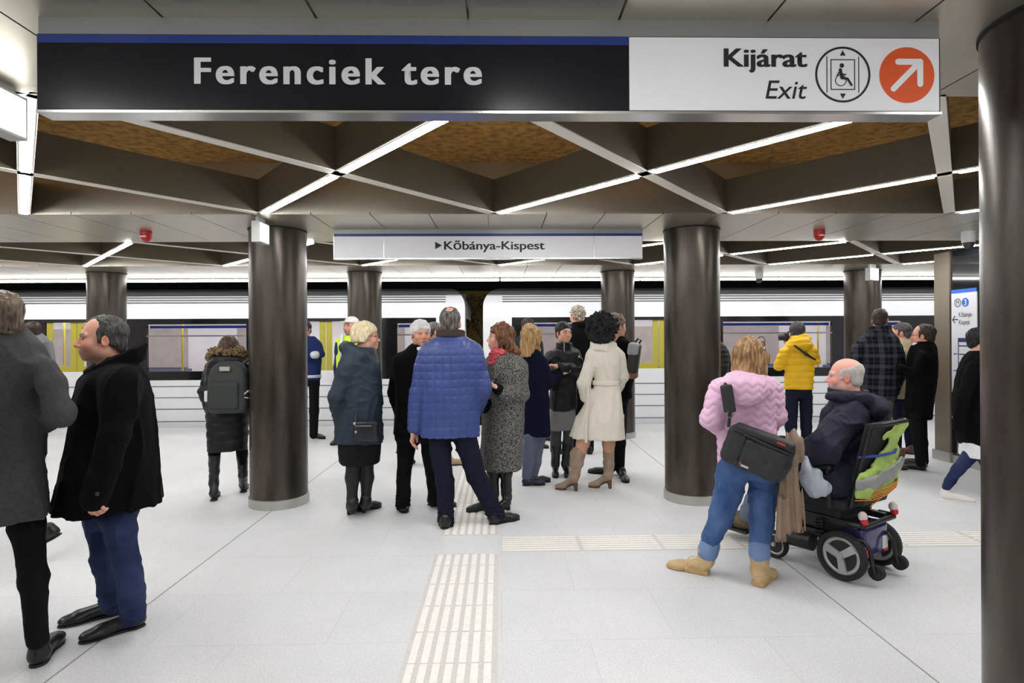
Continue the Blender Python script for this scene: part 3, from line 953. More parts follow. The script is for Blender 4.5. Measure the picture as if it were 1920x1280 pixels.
def join_solids(parts):
    Vs, Ts, Qs, off = [], [], [], 0
    for V, T, Q in parts:
        Vs.append(V); Ts.append(T + off); Qs.append(Q + off)
        off += len(V)
    return np.concatenate(Vs), np.concatenate(Ts), np.concatenate(Qs)
def to_mesh(name, S, cols=None):
    V, T, Q = S
    me = bpy.data.meshes.new(name)
    T, Q = T[:, ::-1], Q[:, ::-1]
    nv, nt, nq = len(V), len(T), len(Q)
    me.vertices.add(nv)
    me.vertices.foreach_set('co', V.astype(np.float32).ravel())
    me.loops.add(nt * 3 + nq * 4)
    me.loops.foreach_set('vertex_index', np.concatenate([T.ravel(), Q.ravel()]).astype(np.int32))
    me.polygons.add(nt + nq)
    st = np.concatenate([np.arange(nt) * 3, nt * 3 + np.arange(nq) * 4]).astype(np.int32)
    me.polygons.foreach_set('loop_start', st)
    me.update(calc_edges=True)
    me.validate()
    me.shade_smooth()
    if cols is not None:
        at = me.color_attributes.new('Col', 'FLOAT_COLOR', 'POINT')
        at.data.foreach_set('color', np.concatenate([cols, np.ones((nv, 1))], 1).astype(np.float32).ravel())
    return me
def frame(yaw, pitch=0.0, roll=0.0):
    """rows: right, forward, up. yaw 0 looks to +Y, +90 to +X; pitch up positive; roll leans the crown to the right"""
    y, p = math.radians(yaw), math.radians(pitch)
    f = np.array([math.sin(y) * math.cos(p), math.cos(y) * math.cos(p), math.sin(p)])
    r = np.array([math.cos(y), -math.sin(y), 0.0])
    u = np.cross(r, f)
    if roll:
        c, s_ = math.cos(math.radians(roll)), math.sin(math.radians(roll))
        r, u = r * c - u * s_, u * c + r * s_
    return np.stack([r, f, u])

# ------------------------------------------------------------------ head (local: x right, y forward, z up, origin at eye level on the ear axis, metres for a 0.23 m head)
def head_prims(o):
    w = o.get('wide', 1.0)
    jw = o.get('jaw', 1.0)
    ns = o.get('nose', 1.0)
    ch = o.get('cheek', 1.0)
    mo = o.get('open', 0.0)
    Q = [ell((0, -0.016, 0.034), (0.074 * w, 0.096, 0.083), k=0.02),
         ell((0, 0.026, -0.022), (0.064 * w, 0.066, 0.082), k=0.03),
         ell((0, 0.030, -0.074), (0.050 * jw, 0.054, 0.040), k=0.03),
         ell((0, 0.066, -0.100), (0.024 * jw, 0.022, 0.018), k=0.02),
         cap((0, -0.02, -0.05), (0, -0.034, -0.15), 0.052 * o.get('neck', 1.0), 0.058 * o.get('neck', 1.0), k=0.03)]
    for s in (-1, 1):
        Q += [ell((s * 0.040 * w, 0.058, -0.036), (0.024 * ch, 0.024 * ch, 0.026), k=0.025),
              cap((s * 0.018, 0.084, 0.019), (s * 0.048 * w, 0.070, 0.015), 0.0095, 0.008, k=0.014),
              ell((s * 0.047 * jw, 0.000, -0.072), (0.016, 0.028, 0.024), k=0.03)]
    Q += [ell((s * 0.032, 0.100, -0.002), (0.019, 0.020, 0.0135), k=0.010, op='s') for s in (-1, 1)]
    Q += [ell((s * 0.0315, 0.0755, -0.002), (0.0165, 0.0150, 0.0125), k=0.004) for s in (-1, 1)]
    Q += [cap((0, 0.086, 0.010), (0, 0.104 + 0.010 * (ns - 1), -0.034), 0.0075, 0.0115 * ns, k=0.012),
          ell((0, 0.104 + 0.012 * (ns - 1), -0.038), (0.0125 * ns, 0.013, 0.0105), k=0.008)]
    Q += [ell((s * 0.0125 * ns, 0.094, -0.042), (0.0085, 0.010, 0.0075), k=0.006) for s in (-1, 1)]
    zl = -0.068
    Q += [ell((0, 0.081, zl - 0.004), (0.028, 0.017, 0.020), k=0.014),
          cap((-0.019, 0.087, zl + 0.001), (0.019, 0.087, zl + 0.001), 0.0050, k=0.005),
          cap((0, 0.0945, zl + 0.002), (0.0, 0.0945, zl + 0.0021), 0.0055, k=0.010),
          cap((-0.015, 0.089, zl - 0.0105 - mo), (0.015, 0.089, zl - 0.0105 - mo), 0.0058, k=0.006)]
    Q += [ell((0, 0.101, zl - 0.0045 - mo * 0.5), (0.021, 0.009, 0.0016 + mo * 0.7), k=0.003, op='s')]
    for s in (-1, 1):
        M = frame(s * 22, 0, 0)
        Q += [ell((s * 0.0765 * w, -0.010, -0.017), (0.0085, 0.019, 0.031), M, k=0.006),
              ell((s * 0.0845 * w, -0.007, -0.013), (0.0055, 0.0105, 0.019), M, k=0.006, op='s')]
    return Q
def head_colors(L, o):
    """base colours by place on the head"""
    sk = np.array(srgb(o['skin']))
    C = np.tile(sk, (len(L), 1))
    x, y, z = L[:, 0], L[:, 1], L[:, 2]
    ax = np.abs(x)
    def mix(w, col):
        nonlocal C
        w = np.clip(w, 0, 1)[:, None]
        C = C * (1 - w) + np.asarray(col) * w
    def blob(cx, cy, cz, rx, ry, rz, soft=0.5):
        e = np.sqrt(((ax - cx) / rx) ** 2 + ((y - cy) / ry) ** 2 + ((z - cz) / rz) ** 2)
        return np.clip((1 + soft - e) / soft, 0, 1)
    mix(0.45 * blob(0.045, 0.07, -0.035, 0.022, 0.03, 0.02, 1.0), sk * (1.05, 0.72, 0.66))
    mix(0.45 * blob(0, 0.11, -0.036, 0.013, 0.02, 0.012, 1.0), sk * (1.05, 0.72, 0.66))
    mix(0.55 * blob(0.082, -0.01, -0.017, 0.014, 0.03, 0.035, 0.6), sk * (1.06, 0.62, 0.55))
    if o.get('stubble'):
        f = np.clip((-0.045 - z) / 0.02, 0, 1) * np.clip((y + 0.01) / 0.03, 0, 1) * np.clip((z + 0.125) / 0.02, 0, 1)
        f = np.maximum(f, blob(0, 0.095, -0.056, 0.028, 0.03, 0.008, 0.6))
        mix(o['stubble'] * f * (1 - blob(0, 0.09, -0.074, 0.018, 0.03, 0.012, 0.4)), np.array(srgb(o.get('beard', (120, 112, 106)))))
    mix(0.8 * blob(0, 0.092, -0.073 - o.get('open', 0) * 0.5, 0.021, 0.022, 0.0105 + o.get('open', 0) * 0.6, 0.35), srgb(o.get('lips', (176, 98, 92))))
    mix(0.9 * blob(0, 0.097, -0.0725 - o.get('open', 0) * 0.5, 0.019, 0.016, 0.0022 + o.get('open', 0) * 0.6, 0.5), srgb((92, 40, 38)) if not o.get('teeth') else srgb((228, 220, 212)))
    br = np.array(srgb(o.get('brow', (86, 68, 54))))
    zb = 0.0195 + 0.004 * np.clip((ax - 0.02) / 0.02, 0, 1) - 0.008 * np.clip((ax - 0.042) / 0.012, 0, 1)
    wb = np.clip((0.0062 - np.abs(z - zb)) / 0.003, 0, 1) * np.clip((ax - 0.012) / 0.004, 0, 1) * np.clip((0.054 - ax) / 0.005, 0, 1) * (y > 0.04)
    mix(0.85 * wb, br)
    # eyes
    ex, ez = 0.0315, -0.002
    g = o.get('gaze', 0.0)
    e = np.sqrt(((ax - ex) / 0.0145) ** 2 + ((z - ez) / 0.0054) ** 2)
    fr = y > 0.055
    mix(0.9 * np.clip((1.45 - e) / 0.3, 0, 1) * fr, sk * 0.35)
    mix(np.clip((1.08 - e) / 0.25, 0, 1) * fr, srgb((205, 197, 190)))
    di = np.sqrt((x - np.sign(x) * ex - g * 0.006) ** 2 + (z - ez - 0.0005) ** 2)
    mix(np.clip((0.0068 - di) / 0.0018, 0, 1) * fr * (e < 1.3), srgb(o.get('iris', (70, 52, 40))))
    mix(np.clip((0.0034 - di) / 0.0012, 0, 1) * fr * (e < 1.3), (0.01, 0.01, 0.01))
    ul = np.sqrt(((ax - ex) / 0.0160) ** 2 + ((z - ez - 0.0012) / 0.0075) ** 2)
    mix(0.85 * np.clip((0.22 - np.abs(ul - 1.0)) / 0.12, 0, 1) * (z > ez + 0.0015) * fr * (ax < 0.05), srgb((52, 36, 30)))
    return C
SKULL = ell((0, -0.016, 0.034), (0.074, 0.096, 0.083))

def hair_prims(style, o):
    """hair volumes in head space; returns (prims, dispfn, amp)"""
    up = o.get('vol', 0.0)
    w = o.get('wide', 1.0)
    base = ell((0, -0.018 - 0.2 * up, 0.036 + 0.3 * up), (0.080 * w + up, 0.103 + up * 0.8, 0.088 + up), k=0.01)
    def plane(fn, lo=(-0.3, -0.3, -0.4), hi=(0.3, 0.3, 0.3), k=0.006):
        return Prim(fn, lo, hi, 's', k)
    t = o.get('line', 0.012)
    amp = o.get('amp', 0.006)
    fr = o.get('freq', (95, 95, 28))
    def dn(p):
        a = noise3(p, fr) - 0.5
        b = noise3(p + 3.7, np.asarray(fr) * 2.3) - 0.5
        return -(a * amp * 2.0 + b * amp * 0.9)
    Q = []
    if style == 'short':
        Q = [base, ell((0, -0.052, -0.030), (0.068 * w, 0.058, 0.062), k=0.02),
             plane(lambda X, Y, Z: (t + 0.0) - (-(Y * 0.60 - Z * 0.80)) * -1 * -1 + 0 * X if False else (Y * 0.60 - Z * 0.80 - t) * -1 + 0 * X)]
        # side burns in front of the ear
        for s in (-1, 1):
            Q.append(rbox((s * 0.070 * w, 0.022, -0.008), (0.006, 0.010, 0.026), rad=0.005, k=0.006))
            Q.append(ell((s * 0.0835 * w, -0.008, -0.018), (0.016, 0.020, 0.030), k=0.006, op='s'))
        Q.append(plane(lambda X, Y, Z: (Z + 0.090) + 0 * X + 0 * Y))
    elif style == 'receding':
        Q = [ell((0, -0.019, 0.036), (0.0800 * w, 0.1025, 0.0875), k=0.01), ell((0, -0.052, -0.030), (0.069 * w, 0.058, 0.064), k=0.02),
             plane(lambda X, Y, Z: (Y * 0.60 - Z * 0.80 - t) * -1 + 0 * X),
             ]
        for s in (-1, 1):
            Q.append(ell((s * 0.056, 0.076, 0.070), (0.052, 0.062, 0.062), k=0.01, op='s'))
            Q.append(rbox((s * 0.071 * w, 0.014, -0.002), (0.006, 0.010, 0.026), rad=0.005, k=0.006))
            Q.append(ell((s * 0.0835 * w, -0.008, -0.018), (0.016, 0.020, 0.030), k=0.006, op='s'))
        Q.append(plane(lambda X, Y, Z: (Z + 0.095) + 0 * X + 0 * Y))
    elif style == 'crownbald':
        Q = [base, ell((0, -0.052, -0.030), (0.069 * w, 0.058, 0.064), k=0.02),
             plane(lambda X, Y, Z: (Y * 0.60 - Z * 0.80 - t) * -1 + 0 * X),
             ell((0, -0.070, 0.112), (0.034, 0.042, 0.034), k=0.012, op='s')]
        for s in (-1, 1):
            Q.append(ell((s * 0.0835 * w, -0.008, -0.018), (0.016, 0.020, 0.030), k=0.006, op='s'))
        Q.append(plane(lambda X, Y, Z: (Z + 0.095) + 0 * X + 0 * Y))
    elif style == 'fringe':      # bald on top, close-cropped round the back and sides
        Q = [ell((0, -0.018, 0.034), (0.0768 * w, 0.0995, 0.0845), k=0.01), ell((0, -0.050, -0.030), (0.066 * w, 0.056, 0.060), k=0.02),
             plane(lambda X, Y, Z: (Y * 0.80 - Z * 0.60 - 0.006) * -1 + 0 * X),
             plane(lambda X, Y, Z: -((Z - 0.062 - 0.35 * (-Y)) * 1.0) + 0 * X, k=0.02)]
        for s in (-1, 1):
            Q.append(rbox((s * 0.069 * w, 0.022, 0.004), (0.006, 0.012, 0.026), rad=0.005, k=0.006))
            Q.append(ell((s * 0.0835 * w, -0.008, -0.018), (0.016, 0.020, 0.030), k=0.006, op='s'))
        Q.append(plane(lambda X, Y, Z: (Z + 0.085) + 0 * X + 0 * Y))
    elif style == 'bob':         # short full woman's cut covering ears
        ln = o.get('len', 0.075)
        Q = [base, ell((0, -0.045, -0.02), (0.085 * w + up, 0.075 + up, 0.075 + ln * 0.2), k=0.03)]
        for s in (-1, 1):
            Q.append(ell((s * 0.074 * w, 0.008, -0.005), (0.022 + up * 0.5, 0.045, 0.060), k=0.02))
        Q += [ell((0, 0.122, -0.066), (0.24, 0.126, 0.114), k=0.012, op='s'),
              plane(lambda X, Y, Z: (Z + ln) + 0 * X + 0 * Y, k=0.015)]
    elif style == 'long':
        ln = o.get('len', 0.16)
        wd = o.get('wd', 0.086)
        Q = [base]
        Q.append(loft([(-ln, 0, -0.078, wd * 0.95, 0.052), (-ln * 0.6, 0, -0.066, wd * 1.06, 0.062), (0.0, 0, -0.032, 0.088 + up, 0.078 + up), (0.06, 0, -0.02, 0.080 + up, 0.090)], (1, 0), n=2.2, k=0.02))
        for s in (-1, 1):
            Q += path([(s * 0.060, 0.050, 0.075), (s * (0.084 + up * 0.5), 0.020, 0.005), (s * wd, 0.005, -ln * 0.55), (s * wd * 0.9, 0.0, -ln * 0.95)], [0.022, 0.024, 0.026, 0.018], k=0.02)
        if o.get('flick'):
            for s in (-1, 1):
                Q += path([(s * 0.05, -0.085, -0.03), (s * 0.055, -0.115, -0.09), (s * 0.05, -0.150, -0.125), (s * 0.045, -0.170, -0.115)], [0.040, 0.040, 0.032, 0.020], k=0.03)
        Q.append(ell((0, 0.122, -0.068), (0.24, 0.116, 0.118), k=0.012, op='s'))
    elif style == 'afro':
        R = o.get('R', 0.15)
        Q = [ell((0, -0.035, 0.040), (R * 1.06, R, R * 0.96), k=0.03), ell((0, -0.05, -0.05), (R * 0.86, R * 0.7, R * 0.6), k=0.03),
             ell((0, 0.130, -0.050), (0.072, 0.085, 0.115), k=0.02, op='s')]
    return Q, dn, amp * 1.6

# ------------------------------------------------------------------ hand (local: y along the fingers, z = back of the hand, x = towards the thumb)
def hand_prims(curl=0.5, sc=1.0, spread=0.25, thumb=0.6):
    S = sc
    Q = [rbox((0, 0.050 * S, 0), (0.040 * S, 0.048 * S, 0.0135 * S), rad=0.013 * S, k=0.010),
         cap((0, -0.03 * S, 0), (0, 0.02 * S, 0), 0.026 * S, 0.028 * S, k=0.02)]
    lens = [0.070, 0.078, 0.073, 0.058]
    for i, (L, x) in enumerate(zip(lens, (0.029, 0.010, -0.010, -0.029))):
        p = np.array([x, 0.092 - abs(x - 0.008) * 0.25, 0.0]) * S
        a = 0.25 * curl + 0.08 * i * curl
        dx = x * spread * 6
        pts, rs = [p - np.array([0, 0.02, 0]) * S, p], [0.0095 * S, 0.0092 * S]
        for j, fr in enumerate((0.45, 0.31, 0.24)):
            a += curl * (0.55 if j else 0.35)
            p = p + np.array([dx * 0.12, math.cos(a), -math.sin(a)]) * L * fr * S
            pts.append(p)
            rs.append((0.0088, 0.0080, 0.0068)[j] * S)
        Q += path(pts, rs, k=0.004)
    t0 = np.array([0.026, 0.012, -0.004]) * S
    t1 = t0 + np.array([0.026, 0.030, -0.010]) * S
    t2 = t1 + np.array([0.012 * (1.4 - thumb), 0.030, -0.012 * thumb]) * S
    t3 = t2 + np.array([0.002 * (1 - 2 * thumb), 0.026, -0.010 * thumb]) * S
    Q += path([t0, t1, t2, t3], [0.016 * S, 0.0125 * S, 0.0105 * S, 0.0085 * S], k=0.006)
    return Q

def place(S, M, c, sc=1.0):
    """local solid -> world offset: rows of M are the local axes"""
    V, T, Q = S
    return (V * sc) @ M + np.asarray(c), T, Q

# ------------------------------------------------------------------ fabric displacement
def folds(amp=0.004, f=(9, 9, 5), seed=0.0, f2=None):
    """soft drape plus sharper creases"""
    f = np.asarray(f, float)
    def fn(p):
        q = p + (noise3(p + seed + 9.3, 5.0)[:, None] - 0.5) * 0.10
        a = noise3(q + seed, f) - 0.5
        r = 1 - np.abs(2 * noise3(q + seed + 5.1, f * 1.25) - 1)
        r2 = 1 - np.abs(2 * noise3(q + seed + 2.7, f * 2.6) - 1)
        return a * amp * 1.5 - (r ** 4 - 0.2) * amp * 1.3 - (r2 ** 4 - 0.2) * amp * 0.5
    return fn
def puff(amp, pitch, wav=0.01, seed=0.0):
    """horizontal quilt chambers of a down jacket"""
    def fn(p):
        z = p[:, 2] + (noise3(p + seed, (7, 7, 4)) - 0.5) * wav * 2
        s = np.abs(np.sin(z * math.pi / pitch))
        return -(np.sqrt(s) - 0.6) * amp + (noise3(p + seed, (16, 16, 22)) - 0.5) * amp * 0.9
    return fn
def cuffs(base, zc, amp=0.010, h=0.16, pitch=0.035):
    """bunched trouser ends: wrinkles growing towards the ankle"""
    def fn(p):
        w = np.clip((zc + h - p[:, 2]) / h, 0, 1)
        n = noise3(p, (11, 11, 9)) * 2.2
        return base(p) - np.sin((p[:, 2] / pitch + n) * 2 * math.pi) * amp * 0.5 * w
    return fn

# ------------------------------------------------------------------ the person builder
MSKIN = mat('skin', (200, 150, 125), 0.5, noise=0.06, nscale=60, attr='Col', spec=0.35)
class Person:
    def __init__(s, label, y, px, phi, skin=(214, 168, 146)):
        s.y, s.phi, s.skin = y, phi, skin
        s.v = math.degrees(math.atan((px - 938) / FPX))
        s.cv = math.cos(math.radians(s.v))
        s.yaw = phi + s.v
        b = P(px, 640, y)
        s.base = np.array([b[0], y, 0.0])
        s.root = empty('person', s.base, label, 'person')
        s.fine, s.coarse, s.torso = [], [], []
        s.cols = []
        s.hip = None
        s.vox = min(max(0.0060, 0.0017 * y), 0.014)
        a = math.radians(s.yaw)
        s.lat = (math.cos(a), -math.sin(a))
    def p(s, px, py, dy=0.0):
        return P(px, py, s.y + dy) - s.base
    def r(s, rpx, dy=0.0): return rpx * (s.y + dy) / FPX * s.cv
    def rings(s, L, k=0.62, dy=0.0):
        out = []
        for q in L:
            py, xl, xr = q[:3]
            kk = q[3] if len(q) > 3 else k
            dd = q[4] if len(q) > 4 else dy
            c = s.p((xl + xr) / 2, py, dd)
            w = s.r((xr - xl) / 2, dd)
            f = math.radians(s.phi)
            a = w / math.sqrt(math.cos(f) ** 2 + (kk * math.sin(f)) ** 2)
            out.append((c[2], c[0], c[1], a, a * kk))
        return out
    def limb(s, L, k=0.02, sc=1.0, add=True):
        pts = [s.p(q[0], q[1], q[2]) for q in L]
        rs = [s.r(q[3], q[2]) * sc for q in L]
        return path(pts, rs, k)
    def part(s, name, S, m, parent=None, label=None):
        o = link(name, to_mesh(name, S), m, parent or s.root)
        if label: o['label'] = label
        return o
    def garment(s, name, m, rings=None, limbs=(), k=0.62, extra=(), disp=None, amp=0.012, n=2.4, vox=None, body=True, parent=None, dy=0.0, lk=0.03, hem=0.012):
        Q = []
        if rings:
            R = s.rings(rings, k, dy)
            Q.append(loft(R, s.lat, n=n, k=0.02, hem=hem))
            if body:
                zz = sorted(R)
                T, V = crs([q[0] for q in zz], [q[1:] for q in zz])
                lo_, hi_ = T[0] + 0.15, T[-1] - 0.03
                if hi_ > lo_ + 0.05 and name not in ('trousers', 'skirt'):
                    tt = np.linspace(lo_, hi_, 7)
                    g = [[np.interp(t_, T, V[:, j]) for j in range(4)] for t_ in tt]
                    s.coarse += [cap((a[0], a[1], t0_), (b[0], b[1], t1_), min(a[2], a[3]) * 0.5, min(b[2], b[3]) * 0.5, k=0.03) for a, b, t0_, t1_ in zip(g, g[1:], tt, tt[1:])]
                    s.hip = (g[0][0], g[0][1], lo_)
        for L in limbs:
            if rings and len(L) > 2 and lk < 0.03:
                a, b = np.array(L[0], float), np.array(L[1], float)
                m1, m2 = tuple(a + (b - a) * 0.30), tuple(a + (b - a) * 0.38)
                Q += s.limb([L[0], m1], k=0.06)
                Q += s.limb([m1, m2] + list(L[1:]), k=lk)
            else:
                Q += s.limb(L, k=lk)
            if body:
                s.coarse += s.limb(L, k=0.03, sc=0.6)
                if name in ('trousers', 'tights', 'leggings') and s.hip is not None:
                    s.coarse.append(cap(s.hip, s.p(*L[0][:3]), 0.05, s.r(L[0][3], L[0][2]) * 0.6, k=0.03))
        Q += list(extra)
        o = s.part(name, solid(Q, vox or s.vox, disp, amp), m, parent)
        return o
    def head(s, px, pyt, pyc, phi, o=None, pitch=0.0, roll=0.0, dy=0.0, hair=None, hmat=None, neck=None):
        """pyt / pyc: skull top and chin in the photo; phi: apparent facing"""
        o = dict(o or {})
        o.setdefault('skin', s.skin)
        yy = s.y + dy
        top, ch = s.p(px, pyt, dy), s.p(px, pyc, dy)
        sc = (top[2] - ch[2]) / 0.232
        c = ch + (top - ch) * (0.115 / 0.232)
        M = frame(phi + s.v, pitch, roll)
        s.hM, s.hc, s.hs = M, c, sc
        vx = min(max(0.0030, 0.00085 * yy), 0.0065) / sc
        S = solid(head_prims(o), vx)
        s.cols.append(head_colors(S[0], o))
        s.fine.append(place(S, M, c, sc))
        nk = c + M.T @ np.array([0, -0.034, -0.16]) * sc
        s.neck = nk
        if s.coarse:
            s.coarse.append(cap(c + M.T @ np.array([0, -0.02, -0.06]) * sc, nk, 0.04 * sc, 0.045 * sc, k=0.03))
        if hair:
            Q, dn, amp = hair_prims(hair, o)
            S = place(solid(Q, vx * 1.1, dn, amp), M, c, sc)
            s.hairobj = s.part('hair', S, hmat)
        return s
    def loc(s, x, y, z):
        """a point given in head space"""
        return s.hc + s.hM.T @ np.array([x, y, z]) * s.hs
    def hand(s, px, py, dy, yaw, pitch, roll=0.0, curl=0.6, sc=0.95, flip=False, thumb=0.6, to=None):
        c = s.p(px, py, dy)
        M = frame(yaw + s.v, pitch, roll)
        if flip: M = np.stack([-M[0], M[1], M[2]])
        S = solid(hand_prims(curl, sc, thumb=thumb), min(max(0.0032, 0.0009 * s.y), 0.0055))
        if flip: S = (S[0], S[1][:, ::-1], S[2][:, ::-1])
        V = place(S, M, c)
        nz = np.clip((S[0][:, 1] - 0.10) / 0.05, 0, 1)[:, None]
        sk = np.array(srgb(s.skin))
        s.cols.append(sk * (1 - nz) + sk * np.array([1.02, 0.82, 0.78]) * nz)
        s.fine.append(V)
        if to is not None:
            s.coarse.append(cap(c, s.p(*to), 0.024, 0.03, k=0.03))
    def skin_limb(s, L, vox=None):
        S = solid(s.limb(L, k=0.03), vox or s.vox * 0.8)
        s.fine.append(S)
        s.cols.append(np.tile(np.array(srgb(s.skin)), (len(S[0]), 1)))
    def finish(s):
        parts = list(s.fine)
        cols = list(s.cols)
        if s.coarse:
            S = solid(s.coarse, 0.018)
            parts.append(S)
            cols.append(np.tile(np.array(srgb(s.skin)), (len(S[0]), 1)))
        o = link('body', to_mesh('body', join_solids(parts), np.concatenate(cols)), MSKIN, s.root)
        return s
    # ---- footwear: heel given on the floor in the photo
    def shoe(s, heel, phi, m, L=0.285, kind='shoe', msole=None, shaft=None, sr=0.045, hh=0.0, name=None, label=None, lift=0.0, pitch=0.0, w=1.0):
        h = FL(*heel) - s.base if lift == 0 else s.p(heel[0], heel[1], heel[2])
        M = frame(phi + s.v, pitch)
        S = L / 0.285
        up = hh
        q = lambda x, y, z: (x * S * w, y * S, z)
        # local: y from heel (0) to toe (L)
        Q = [ell(q(0, 0.045, 0.040 + up), (0.036 * S * w, 0.047 * S, 0.036), k=0.02),
             cap(q(0, 0.05, 0.05 + up), q(0, 0.185, 0.036 + up * 0.15), 0.036 * S, 0.033 * S, k=0.03),
             ell(q(0.002, 0.205, 0.028 + up * 0.1), (0.045 * S * w, 0.060 * S, 0.026), k=0.03),
             ell(q(0.0, 0.245, 0.026 + up * 0.05), (0.036 * S * w, 0.038 * S, 0.020), k=0.02),
             Prim(lambda X, Y, Z: (Z - 0.010 - up * np.clip(1 - Y / (0.19 * S), 0, 1)) + 0 * X, (-0.2, -0.1, -0.05), (0.2, 0.4, 0.012 + up), 's', 0.004)]
        if shaft is None and kind == 'shoe':
            Q.append(cap(q(0, 0.040, 0.05), q(0, 0.040, 0.085), 0.036 * S, 0.037 * S, k=0.02))
        if kind == 'flat':
            Q.append(ell(q(0, 0.085, 0.075), (0.034 * S, 0.075 * S, 0.030), k=0.010, op='s'))
        nm = name or ('boot' if shaft else 'shoe')
        parts = [place(solid(Q, 0.0055), M, h)]
        if shaft:
            pts = [h + M.T @ np.array(q(0, 0.045, 0.05 + up))] + [s.p(*a[:3]) for a in shaft]
            rs = [0.040 * S] + [s.r(a[3], a[2]) for a in shaft]
            d = folds(0.004, (14, 14, 18), 2.0)
            base = h + M.T @ np.array(q(0, 0.13, 0.045 + up * 0.5))
            parts = [solid(path(pts, rs, k=0.02) + [cap(h + M.T @ np.array(q(0, 0.05, 0.06 + up)), base, 0.036 * S, 0.034 * S, k=0.03)], 0.006, d, 0.006), parts[0]]
        o = s.part(nm, join_solids(parts), m, label=label)
        # sole
        t = 0.012
        so = [ell(q(0.002, 0.205, 0.0), (0.0445 * S * w, 0.061 * S, 0.02), k=0.01), ell(q(0.0, 0.245, 0.0), (0.0365 * S * w, 0.040 * S, 0.02), k=0.01),
              ell(q(0, 0.046, 0.0), (0.0375 * S * w, 0.0485 * S, 0.02), k=0.01), cap(q(0, 0.05, 0.0), q(0, 0.19, 0), 0.030 * S, 0.034 * S, k=0.01),
              Prim(lambda X, Y, Z: (Z - t) * -1 + 0 * X + 0 * Y, (-0.2, -0.1, t), (0.2, 0.4, 0.06), 's', 0.002),
              Prim(lambda X, Y, Z: Z + 0 * X + 0 * Y, (-0.2, -0.1, -0.1), (0.2, 0.4, 0.0), 's', 0.002)]
        if kind == 'chunky':
            so = [rbox(q(0, 0.075, 0.016), (0.043 * S, 0.075 * S, 0.019), rad=0.012, k=0.01), ell(q(0.002, 0.205, 0.012), (0.049 * S, 0.066 * S, 0.024), k=0.01), ell(q(0, 0.245, 0.014), (0.041 * S, 0.046 * S, 0.022), k=0.01),
                  Prim(lambda X, Y, Z: Z + 0 * X + 0 * Y, (-0.2, -0.1, -0.1), (0.2, 0.4, 0.0), 's', 0.002),
                  Prim(lambda X, Y, Z: (Z - 0.034) * -1 + 0 * X + 0 * Y, (-0.2, -0.1, 0.034), (0.2, 0.4, 0.08), 's', 0.002)]
        if hh > 0.02:
            so = [ell(q(0.002, 0.205, 0.0), (0.046 * S, 0.063 * S, 0.018), k=0.01), ell(q(0, 0.245, 0.0), (0.037 * S, 0.041 * S, 0.018), k=0.01),
                  path([q(0, 0.02, up), q(0, 0.10, up * 0.75), q(0, 0.18, 0.008)], [0.012, 0.012, 0.012], k=0.01),
                  cap(q(0, 0.024, 0.0), q(0, 0.034, up + 0.004), 0.019 * S, 0.027 * S, k=0.01),
                  Prim(lambda X, Y, Z: Z + 0 * X + 0 * Y, (-0.2, -0.1, -0.1), (0.2, 0.4, 0.0), 's', 0.002)]
        so2 = [b for a in so for b in (a if isinstance(a, list) else [a])]
        s.part('sole', place(solid(so2, 0.0045), M, h), msole or mat('sole_black', (24, 23, 23), 0.7), o)
        return o
def hair_mat(name, c1, c2, rough=0.5, stretch=(70, 70, 12)):
    m = mat(name, c1, rough, 0, rgb2=c2, nscale=1.0, stretch=stretch, bump=0.5, bscale=1.6, spec=0.35)
    return m
# ================================================================== people
def wool(name, c, b=0.25): return mat(name, c, 0.95, bump=b, bscale=320, noise=0.10, nscale=25, spec=0.12)
def cloth(name, c, rough=0.8, b=0.15): return mat(name, c, rough, bump=b, bscale=260, noise=0.08, nscale=14, spec=0.2)
MBLACKW = wool('wool_black', (9, 9, 10))
MCHAR = mat('wool_charcoal', (70, 70, 72), 0.95, noise=0.16, nscale=60, bump=0.45, bscale=260, spec=0.2)
MJEANS = mat('denim_dark', (46, 57, 92), 0.85, rgb2=(27, 36, 66), nscale=5, bump=0.12, bscale=400, spec=0.2)
MJEANSM = mat('denim_mid', (78, 104, 148), 0.85, rgb2=(54, 80, 126), nscale=6, bump=0.12, bscale=400, spec=0.2)
MBLACKT = cloth('black_trouser', (11, 11, 14), 0.9)
MNAVYT = cloth('navy_trouser', (18, 22, 40), 0.85)
MSHOEK = mat('shoe_black', (20, 20, 21), 0.32, noise=0.1, spec=0.5)
MSHOEB = mat('shoe_brown', (84, 52, 36), 0.45, noise=0.15)
MBOOTL = mat('boot_black_leather', (24, 24, 26), 0.35, bump=0.1, bscale=40)
HBROWN = hair_mat('hair_dark_brown', (38, 29, 24), (64, 50, 40))
HGREYB = hair_mat('hair_grey_brown', (48, 45, 43), (118, 113, 108))
HBLOND = hair_mat('hair_blond', (150, 112, 66), (204, 172, 120))
HPALE = hair_mat('hair_pale_blond', (198, 178, 136), (232, 220, 190))
HWHITE = hair_mat('hair_white', (206, 204, 201), (230, 229, 227))
HRED = hair_mat('hair_auburn', (70, 42, 26), (132, 86, 52))
HBLACK = hair_mat('hair_black', (14, 13, 13), (30, 27, 26))
HSALT = hair_mat('hair_pepper', (44, 42, 41), (84, 81, 78), stretch=(130, 130, 18))
MRIM = mat('glasses_rim', (30, 26, 26), 0.3)
